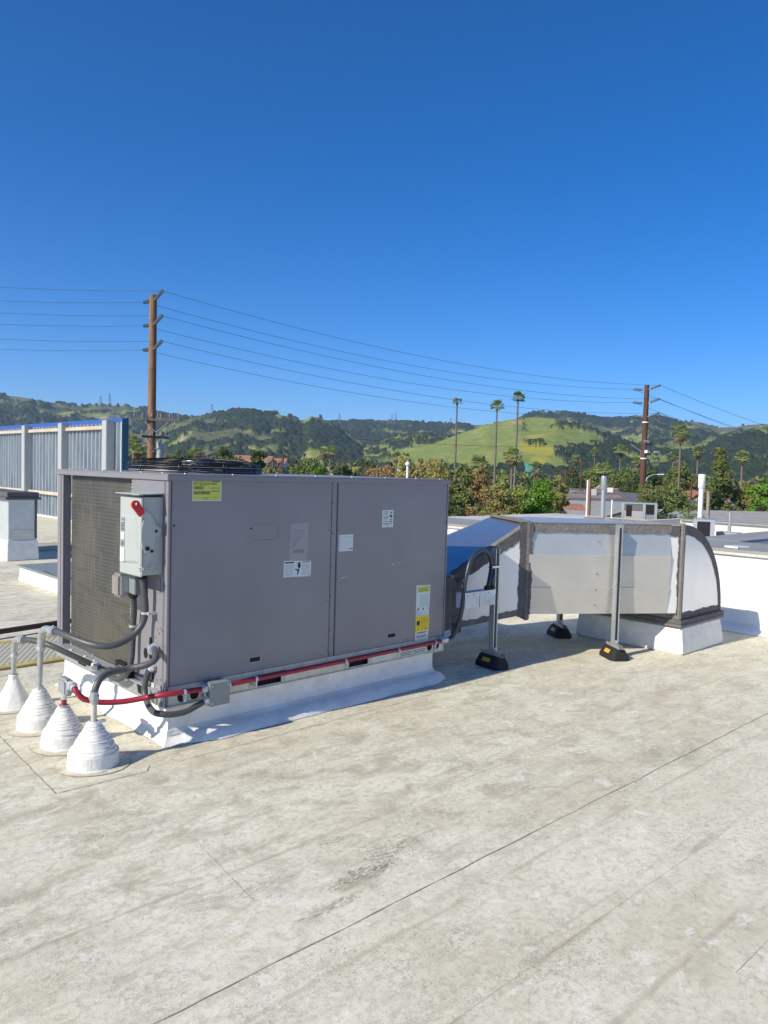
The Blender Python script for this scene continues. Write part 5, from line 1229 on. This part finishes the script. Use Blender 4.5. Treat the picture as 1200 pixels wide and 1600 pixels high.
def make_palm(label, loc, h, cr, seed, skirt=.5, tr=.22, green='palm', nf=34, group='fan palms over the town', trunkm=None):
    rd = random.Random(seed); t = thing('palm_tree', label, 'palm tree', loc, group); mb = MB()
    bend = rd.uniform(-.3, .3)
    mb.tube([(bend*math.sin(f*2), 0, h*f) for f in np.linspace(0, 1, 8)], tr*1.25, trunkm or BARKP, 8, r2=tr*.75); top = Vector((bend*math.sin(2), 0, h)); mb.build('trunk', t, world=False, fix=False)
    def fronds(n, e0, e1, L, m, nm, wid):
        mb = MB()
        for i in range(n):
            a = rd.uniform(0, 6.28); el = rd.uniform(e0, e1); d = Vector((math.cos(a)*math.cos(el), math.sin(a)*math.cos(el), math.sin(el))); l = L*rd.uniform(.75, 1.1)
            s_ = d.cross(Vector((0,0,1))).normalized(); p0 = top+d*l*.12; pm = top+d*l*.55; dr = Vector((0, 0, -l*.16))
            mb.add([p0, p0+s_*.02, pm+s_*.02, pm-s_*.02], [(0,1,2,3)], m)
            for k in range(7):
                q = (k-3)/3; dd_ = (d*math.cos(q*1.2)+s_*math.sin(q*1.2)).normalized(); e = pm+dd_*l*.5+dr*(.7+abs(q)*.6); sw = dd_.cross(d.cross(s_)).normalized()*wid*l
                mb.add([pm, pm+dd_*l*.28+sw, e, pm+dd_*l*.28-sw], [(0,1,2,3)], m)
        mb.build(nm, t, world=False, fix=False)
    fronds(nf, -.35, 1.4, cr, LF[green], 'fronds', .055)
    if skirt: fronds(int(nf*.5), -1.4, -.6, cr*skirt*1.2, LF['dry'], 'dry_fronds', .05)
    return t
def gbase(px, ytop, dist):
    p = spot(px, ytop, dist); return Vector((p.x, p.y, GZ)), p.z-GZ
G1 = 'trees and shrubs massed beyond the end of the unit'
for i, (px, yt, D, wpx, leaf, n, sz, nm, lab) in enumerate([
    (690, 716, 60, 80, 'olive', 5200, .17, 'tree', 'olive brown tree just above the right end of the unit lid'),
    (722, 724, 46, 62, 'mid', 5200, .13, 'tree', 'green bush-like tree touching the right end of the unit'),
    (745, 716, 64, 60, 'brown', 3600, .15, 'tree', 'brownish half bare tree behind the green bush beside the unit'),
    (772, 738, 42, 64, 'olive', 5600, .11, 'tree', 'mottled olive tree above the slanted blue duct section'),
    (707, 760, 37, 50, 'dark', 4200, .10, 'shrub', 'dark green shrub close to the unit corner, below the olive brown tree'),
    (745, 772, 38, 60, 'brown', 4600, .09, 'shrub', 'rusty brown shrub low above the slanted duct section'),
    (806, 754, 50, 60, 'yellow', 5000, .12, 'shrub', 'yellow green shrub between the mottled olive tree and the bright green tree'),
    (798, 776, 40, 64, 'brown', 5600, .09, 'shrub', 'brown dry-leaved shrub in front of the yellow green shrub'),
    (842, 746, 52, 66, 'bright', 6400, .12, 'tree', 'bright fresh green tree, the greenest one above the duct'),
    (868, 766, 49, 30, 'dark', 2600, .11, 'tree', 'dark green narrow tree at the right flank of the bright green tree'),
    (838, 780, 42, 60, 'olive', 4200, .09, 'shrub', 'olive shrub in front of the foot of the bright green tree'),
    (868, 731, 66, 44, 'olive', 3000, .15, 'tree', 'pale olive tree with a brown trunk right of the bright green tree'),
    (640, 712, 70, 70, 'olive', 4200, .18, 'tree', 'olive brown tree behind the white ball-capped vent pipe'),
    (598, 716, 76, 70, 'brown', 4000, .18, 'tree', 'brown green tree left of the ball-capped vent pipe'),
    (664, 700, 90, 50, 'brown', 3000, .2, 'tree', 'tall reddish half bare tree right of the ball-capped vent pipe'),
    (578, 708, 110, 34, 'dark', 2600, .25, 'tree', 'round dense dark green tree standing alone above the middle of the unit'),
    (545, 722, 96, 44, 'dark', 2400, .24, 'tree', 'low dark tree left of the round dense dark one'),
    (474, 711, 84, 52, 'mid', 3400, .2, 'tree', 'leafy mid green tree above the nameplate side of the unit, right of the dark pole'),
    (505, 720, 78, 40, 'bright', 3000, .18, 'tree', 'small fresh green tree under the two close palms'),
    (428, 722, 90, 44, 'olive', 2600, .2, 'tree', 'olive tree between the red roofed building and the leafy tree'),
    (404, 700, 130, 34, 'dark', 2200, .28, 'tree', 'dark tree standing between the two red roofs'),
    (352, 702, 100, 56, 'dark', 3200, .25, 'tree', 'dark broad tree above the right part of the fan guard'),
    (318, 696, 120, 44, 'grey', 2600, .26, 'tree', 'greyish half bare tree above the middle of the fan guard'),
    (285, 702, 96, 54, 'dark', 3200, .24, 'tree', 'dark green tree right of the pole transformer'),
    (222, 700, 90, 50, 'mid', 3000, .22, 'tree', 'green tree at the foot of the transformer pole, left of it'),
    (892, 732, 175, 36, 'dark', 2800, .26, 'tree', 'dark tree over the roofs left of the galvanised flue pipe'),
    (926, 724, 200, 46, 'mid', 2600, .3, 'tree', 'mid green tree behind the galvanised flue pipe'),
    (965, 728, 190, 50, 'mid', 3200, .27, 'tree', 'broad green tree between the flue pipe and the banded pole'),
    (988, 748, 150, 36, 'dark', 2800, .2, 'tree', 'dark low tree at the left side of the banded pole'),
    (1042, 744, 70, 74, 'mid', 8000, .14, 'tree', 'large spreading olive green tree right of the banded pole'),
    (1030, 772, 56, 60, 'dark', 4200, .12, 'shrub', 'dark shrub behind the boxy unit with the round opening'),
    (1072, 786, 50, 62, 'mid', 4600, .11, 'shrub', 'long green hedge-like shrub left of the white flue pipe'),
    (1168, 742, 90, 34, 'olive', 2600, .2, 'tree', 'thin pale tree behind the terracotta roof'),
    (1194, 742, 80, 40, 'bright', 3200, .17, 'tree', 'bright green tree cut by the right edge of the frame'),
    (1188, 776, 75, 30, 'dark', 2400, .15, 'shrub', 'dark shrub at the right edge in front of the terracotta roof'),
    (1060, 722, 170, 50, 'mid', 2400, .35, 'tree', 'green tree around the foot of the tallest right-hand palm'),
    (1010, 728, 180, 50, 'dark', 2400, .35, 'tree', 'dark tree behind the banded pole above the street lamp'),
    (30, 672, 110, 40, 'mid', 2200, .25, 'tree', 'green treetop showing over the screen wall with sky-tinted flashing')]):
    if px == 30: px, yt = 54, 652
    b, h = gbase(px, yt, D); w = wpx/CF*D
    make_tree(lab, b, h, w, leaf, 100+i, n, sz, zc=max(.3, h*(.05 if nm == 'shrub' else .25)), nl=44 if n > 3000 else 26, name=nm, group=G1 if 680 < px < 880 else None, twigs=leaf in ('brown', 'grey'),
              trunkr=.11 if px == 868 and yt < 740 else None)
b, h = gbase(1127, 703, 88); make_tree('large dark conifer with a pointed uneven crown right of the white flue pipe', b, h, 66/CF*88, 'mid', 77, 9000, .17, zc=h*.12, nl=60, conic=True, name='conifer')
b, h = gbase(1108, 768, 45); t = thing('bare_tree', 'bare pale trunk standing right of the white flue pipe', 'tree', b); mb = MB(); mb.tube([(0, 0, 0), (.05, 0, h*.5), (0, .03, h)], .12, BARKL, 9, r2=.09); mb.build('trunk', t, world=False)
b, h = gbase(922, 748, 50); t = thing('stub_pole', 'brown wooden stub pole with a flat top behind the duct', 'pole', b); mb = MB(); mb.tube([(0, 0, 0), (0, 0, h)], .125, WOOD, 12, r2=.10); mb.build('shaft', t, world=False); mb = MB(); mb.box((-.03, -.1, h*.8), (.03, -.06, h*.82), WOOD); mb.build('step_bolt', t, world=False)
G2 = 'distant utility poles'
for px, yt, D, lab in ((442, 711, 95, 'dark distant pole with a crossarm above the unit left of the leafy tree'), (537, 716, 110, 'thin distant pole just left of the round dark tree'), (884, 735, 90, 'thin distant pole over the roofs left of the brown stub pole'), (909, 720, 150, 'reddish thin pole above the brown stub pole'), (1081, 752, 120, 'thin grey pole beside the white flue pipe')):
    b, h = gbase(px, yt, D); t = thing('distribution_pole', lab, 'utility pole', b, G2); mb = MB(); mb.tube([(0, 0, 0), (0, 0, h)], .16, WOODD, 8, r2=.11); mb.build('shaft', t, world=False)
    u = Vector((CM[0][0], CM[0][1], 0)).normalized(); mb = MB(); mb.beam(-u*1.2+Vector((0,0,h-.3)), u*1.2+Vector((0,0,h-.3)), .1, .12, WOODD); mb.build('crossarm', t, world=False)
PALMS = [(714, 621, 150, 1.15, 'slim palm with a small crown, leftmost of the three very tall palms'), (777, 625, 150, 1.7, 'tall palm with a round full crown, middle of the three very tall ones'), (808, 612, 140, 1.45, 'tallest palm of the three, the one nearest the yellow hillside patch'),
    (802, 700, 130, 1.9, 'shorter palm with a drooping crown beside the trunk of the tallest palm'), (1065, 664, 150, 2.1, 'tall palm with a shaggy green crown right of the banded pole'), (1053, 705, 190, 1.5, 'thin palm left of the shaggy one, much shorter'),
    (1091, 697, 170, 1.7, 'palm just above the white flue pipe'), (1160, 705, 150, 1.5, 'dark-trunked palm right of the conifer'), (970, 694, 250, 2.6, 'faint palm just left of the banded pole'), (900, 710, 250, 2.2, 'faint palm above the roofs, left of the short leafy palm'),
    (943, 722, 160, 2.2, 'short leafy palm above the galvanised flue pipe'), (929, 700, 300, 2.0, 'small far palm over the left of the galvanised flue'), (207, 680, 88, .9, 'palm with a dry brown skirt between the screen wall and transformer pole, upper one'), (214, 693, 80, .9, 'low palm between the screen wall and transformer pole, lower one'),
    (507, 698, 170, 1.8, 'left palm of the close pair above the small fresh green tree'), (516, 696, 175, 1.8, 'right palm of the close pair above the small fresh green tree'), (621, 706, 190, 1.8, 'palm left of the ball-capped vent pipe, over brown foliage'), (634, 707, 200, 1.7, 'palm right above the ball-capped vent pipe'),
    (748, 712, 150, 2.4, 'full crowned palm standing low between the first two tall palms'), (836, 722, 190, 2.0, 'dark low palm behind the bright green tree'), (997, 712, 210, 1.9, 'small palm left of the banded pole shaft'), (308, 702, 130, 1.6, 'low palm above the left part of the fan guard'),
    (1120, 700, 220, 1.6, 'palm head behind the conifer top')]
for i, (px, yt, D, cr, lab) in enumerate(PALMS):
    b, h = gbase(px, yt+cr/D*CF*.8, D); make_palm(lab, b, h, cr, 300+i, .35 if i < 3 else .7, .15 if D < 100 else .20, nf=44 if D < 160 else 30)
# far woods across the valley floor: one mass
rng = np.random.default_rng(5); VV = []; FF = []; k0 = 0
cols = {k: [[], [], 0] for k in ('dark', 'mid', 'olive', 'grey')}
for i in range(1500):
    px = rng.uniform(-150, 1350); D = rng.choice([rng.uniform(170, 420), rng.uniform(420, 1100)])
    if 845 < px < 1210 and D < 330: continue
    if D < 260 and rng.random() < .6: continue
    h = rng.uniform(5.0, 9.0)*(1+(.25 if px < 560 else 0)+D/3000.); w = h*rng.uniform(.8, 1.3); p = spot(px, 740, D); n = int(34+9000/D)
    C, Rd = lobes(rng, h, w, h*.15, 5); V, F = leaf_cloud(rng, C, Rd, n, .55+D/700., shell=.6); V += np.array([p.x, p.y, GZ])
    c = cols[('dark', 'mid', 'olive', 'dark', 'grey')[rng.integers(5)]]; c[0].append(V); c[1].append(F+c[2]); c[2] += len(V)
for k, (Vl, Fl, _) in cols.items():
    me = mesh_from('valley_woods', np.concatenate(Vl), np.concatenate(Fl), LF[k]); o = bpy.data.objects.new('valley_woods', me); COL.objects.link(o)
    o['kind'] = 'stuff'; tag(o, {'dark': 'dark green treetops massed across the valley before the hills', 'mid': 'mid green treetops massed across the valley before the hills', 'olive': 'olive treetops massed across the valley before the hills', 'grey': 'bare greyish treetops scattered across the valley before the hills'}[k], 'woods')

# ------------------------------------------------------------------ houses
RG = mat('shingle_grey', (.33, .325, .31), .9, 0, .2, 1.5); RG2 = mat('shingle_slate', (.12, .12, .135), .9, 0, .2, 1.5); RT = mat('tile_terracotta', (.36, .17, .11), .85, 0, .25, 1.2); RW = mat('roof_pale', (.52, .50, .46), .8, 0, .12, 1); RB = mat('roof_brown', (.26, .20, .165), .9, 0, .2, 1)
WC = mat('wall_cream', (.62, .56, .46), .8, 0, .1, 1); WW = mat('wall_white', (.72, .70, .66), .8, 0, .1, 1); WT = mat('wall_tan', (.42, .32, .24), .8, 0, .1, 1); GL = mat('window_glass', (.03, .035, .04), .15)
def house(label, px, dist, w, d, rot, rm, wm, wallh=2.7, rise=1.5, chim=False, zb=GZ, name='house', ns=3, hip=0.):
    p = spot(px, 760, dist); t = thing(name, label, 'house' if name == 'house' else 'building', (p.x, p.y, zb))
    base = math.atan2(CM[0][1], CM[0][0])+R(rot); cx, sy = math.cos(base), math.sin(base)
    def W_(u, v, z): return (u*cx-v*sy, u*sy+v*cx, z)
    def bx(mb, u0, v0, z0, u1, v1, z1, m): mb.hexa([W_(*q) for q in ((u0,v0,z0),(u1,v0,z0),(u1,v1,z0),(u0,v1,z0),(u0,v0,z1),(u1,v0,z1),(u1,v1,z1),(u0,v1,z1))], m)
    mb = MB(); bx(mb, -w/2, -d/2, 0, w/2, d/2, wallh, wm)
    if rise: mb.add([W_(-w/2, -d/2, wallh), W_(-w/2, d/2, wallh), W_(-w/2, 0, wallh+rise*.92), W_(w/2, -d/2, wallh), W_(w/2, d/2, wallh), W_(w/2, 0, wallh+rise*.92)], [(0,1,2), (3,5,4)], wm) if not hip else None
    mb.build('wall', t, world=False)
    mb = MB(); e = .5; hh = hip*w/2; th = .14
    if rise:
        for s_ in (-1, 1):
            a = [(-w/2-e, s_*(d/2+e), wallh-.12), (w/2+e, s_*(d/2+e), wallh-.12), (w/2+e-hh, 0, wallh+rise), (-w/2-e+hh, 0, wallh+rise)]
            mb.hexa([W_(*q) for q in a]+[W_(q[0], q[1], q[2]+th) for q in a], rm)
        if hip:
            for s_ in (-1, 1):
                a = [(s_*(w/2+e), -(d/2+e), wallh-.12), (s_*(w/2+e), d/2+e, wallh-.12), (s_*(w/2+e-hh), 0, wallh+rise)]
                mb.add([W_(*q) for q in a]+[W_(q[0], q[1], q[2]+th) for q in a], [(0,1,2), (3,4,5), (0,1,4,3), (1,2,5,4), (2,0,3,5)], rm)
    else: bx(mb, -w/2-.2, -d/2-.2, wallh, w/2+.2, d/2+.2, wallh+.35, rm)
    rf = mb.build('roof', t, world=False)
    if rise:
        mb = MB(); bx(mb, -w/2-e, -d/2-e-.05, wallh-.26, w/2+e, -d/2-e+.02, wallh-.10, WW); mb.build('fascia', rf, world=False)
    if chim: mb = MB(); bx(mb, w*.18, -.5, wallh, w*.18+.9, .3, wallh+rise+.9, WW); mb.build('chimney', rf, world=False)
    for i in range(ns):
        u = -w/2+w*(i+.5)/ns; mb = MB(); bx(mb, u-.7, -d/2-.05, .9, u+.7, -d/2+.02, 2.1, WW); f_ = mb.build('window', t, world=False); mb = MB(); bx(mb, u-.6, -d/2-.08, 1.0, u+.6, -d/2-.052, 2.0, GL); mb.build('pane', f_, world=False)
    mb = MB(); bx(mb, w*.08, -d/2-.06, 0, w*.08+1, -d/2+.01, 2.05, WT); mb.build('door', t, world=False)
    return t
house('low house with a wide plain grey roof beyond the neighbouring flat roof', 1165, 72, 20, 15, 8, RG, WW, 2.8, 1.3, True)
house('grey gabled house with its dark gable end towards the viewer, right of the conifer foot', 1152, 96, 6, 14, 12, RG, WW, 2.7, 1.7)
house('long low house with a slate roof left of the gabled one, below the conifer', 1098, 104, 20, 9, -4, RG2, WW, 2.6, 1.5)
house('house with a terracotta roof low behind the conifer', 1172, 140, 17, 9, 6, RT, WC, 2.8, 1.7)
house('small house with a red tile roof and white chimney above the big spreading olive tree', 1078, 170, 11, 9, -8, RT, WC, 3.2, 2.1, True)
house('pale hip roofed house in the gap between conifer and right frame edge', 1195, 175, 13, 9, 4, RW, WW, 2.8, 1.6, hip=.6)
house('house with a grey shingle roof between the bright green tree and the flue pipe', 930, 88, 17, 13, 4, RG, WT, 2.7, 1.3)
house('house with a slate roof right behind the galvanised flue pipe', 950, 122, 18, 10, -6, RG2, WC, 2.7, 1.7, hip=.5)
house('house with a brown roof and white chimney left of the brown stub pole', 898, 118, 13, 9, 8, RB, WC, 2.7, 1.4, True)
house('slate roofed house right behind the brown roofed one', 910, 160, 18, 9, -5, RG2, WC, 2.8, 1.5)
house('pale roofed house far back above the slate roof', 962, 215, 15, 9, 5, RW, WC, 2.9, 1.6)
house('terracotta roofed house left of the banded pole, half hidden by trees', 985, 170, 14, 9, -10, RT, WC, 2.9, 1.6)
house('low white garden building beside the foot of the bright green tree', 876, 72, 5, 4, 0, RW, WW, 2.6, 0, ns=1)
house('low terracotta roof showing between the olive shrub and the duct top', 838, 84, 9, 8, 0, RT, WC, 2.6, 1.1)
house('long building with a red tile roof above the fan guard right end', 396, 330, 15, 9, 3, RT, WC, 9.4, 2.4, zb=GZ, name='apartment_building', ns=4)
house('second red roofed building right of the dark tree, farther along', 430, 350, 10, 9, -6, RT, WW, 9.2, 2.0, zb=GZ, name='apartment_building', ns=3)
house('pale flat building far behind the round dark tree', 615, 420, 20, 9, 0, RW, WW, 8.6, 0, name='apartment_building', ns=4)
house('cream building among the trees left of the round dark tree', 528, 300, 12, 9, 4, RW, WC, 7.4, 0, name='apartment_building', ns=3)
t = house('small building with turquoise walls at the foot of the grassy hill', 826, 520, 4.5, 4, 0, mat('turquoise_roof', (.08, .42, .40), .6), mat('turquoise_paint', (.08, .42, .40), .6), 14.5, 0, name='apartment_building', ns=2)
house('slate roofed house between the flue pipe and the boxy unit', 968, 98, 12, 9, 12, RG2, WW, 2.7, 1.4)
house('grey roofed house with a white chimney just left of the flue pipe', 925, 135, 14, 9, -12, RG, WW, 2.7, 1.5, True)
house('brown roofed house seen left of the stub pole, nearer the bright green tree', 890, 150, 12, 9, 3, RB, WC, 2.7, 1.4)
house('far grey roofed house above the others, left of the flue pipe top', 935, 230, 15, 9, 0, RG, WC, 2.9, 1.6)
house('far terracotta roofed house just left of the thin grey pole', 1060, 235, 13, 9, 7, RT, WW, 3.0, 1.7)
# street lamp
p = spot(1008, 745, 88); top = spot(1012, 741, 88).z; t = thing('street_lamp', 'curved-arm street lamp just right of the banded pole', 'street lamp', (p.x, p.y, GZ)); u = Vector((CM[0][0], CM[0][1], 0)).normalized()
mb = MB(); mb.tube([(p.x, p.y, GZ), (p.x, p.y, top-1.0)], .09, GALV, 8, r2=.06); mb.build('column', t)
mb = MB(); o_ = Vector((p.x, p.y, 0)); mb.tube(smooth_path([o_+Vector((0,0,top-1.0)), o_+u*.25+Vector((0,0,top-.4)), o_+u*.8+Vector((0,0,top-.05)), o_+u*1.4+Vector((0,0,top))]), .05, GALV, 8); mb.build('arm', t)
mb = MB(); mb.beam(o_+u*1.3+Vector((0,0,top)), o_+u*2.05+Vector((0,0,top+.03)), .28, .13, WHITE2); mb.build('lamp_head', t, .03)
# the track on the plateau face
#==HAZE==
hz = MB(); hz.box((-6200, -6200, GZ-1.3), (6200, 6200, 420), DARK)
ho = hz.build('haze'); ho['kind'] = 'stuff'; ho['label'] = 'thin blue air haze over the valley and hills'; ho['category'] = 'haze'
hm = bpy.data.materials.new('air_haze'); hm.use_nodes = True; N = hm.node_tree.nodes; N.remove(N['Principled BSDF']); pv = N.new('ShaderNodeVolumePrincipled')
pv.inputs['Color'].default_value = (.60, .80, 1, 1); pv.inputs['Density'].default_value = .000125; pv.inputs['Anisotropy'].default_value = .2
hm.node_tree.links.new(pv.outputs[0], N['Material Output'].inputs['Volume']); ho.data.materials.clear(); ho.data.materials.append(hm)
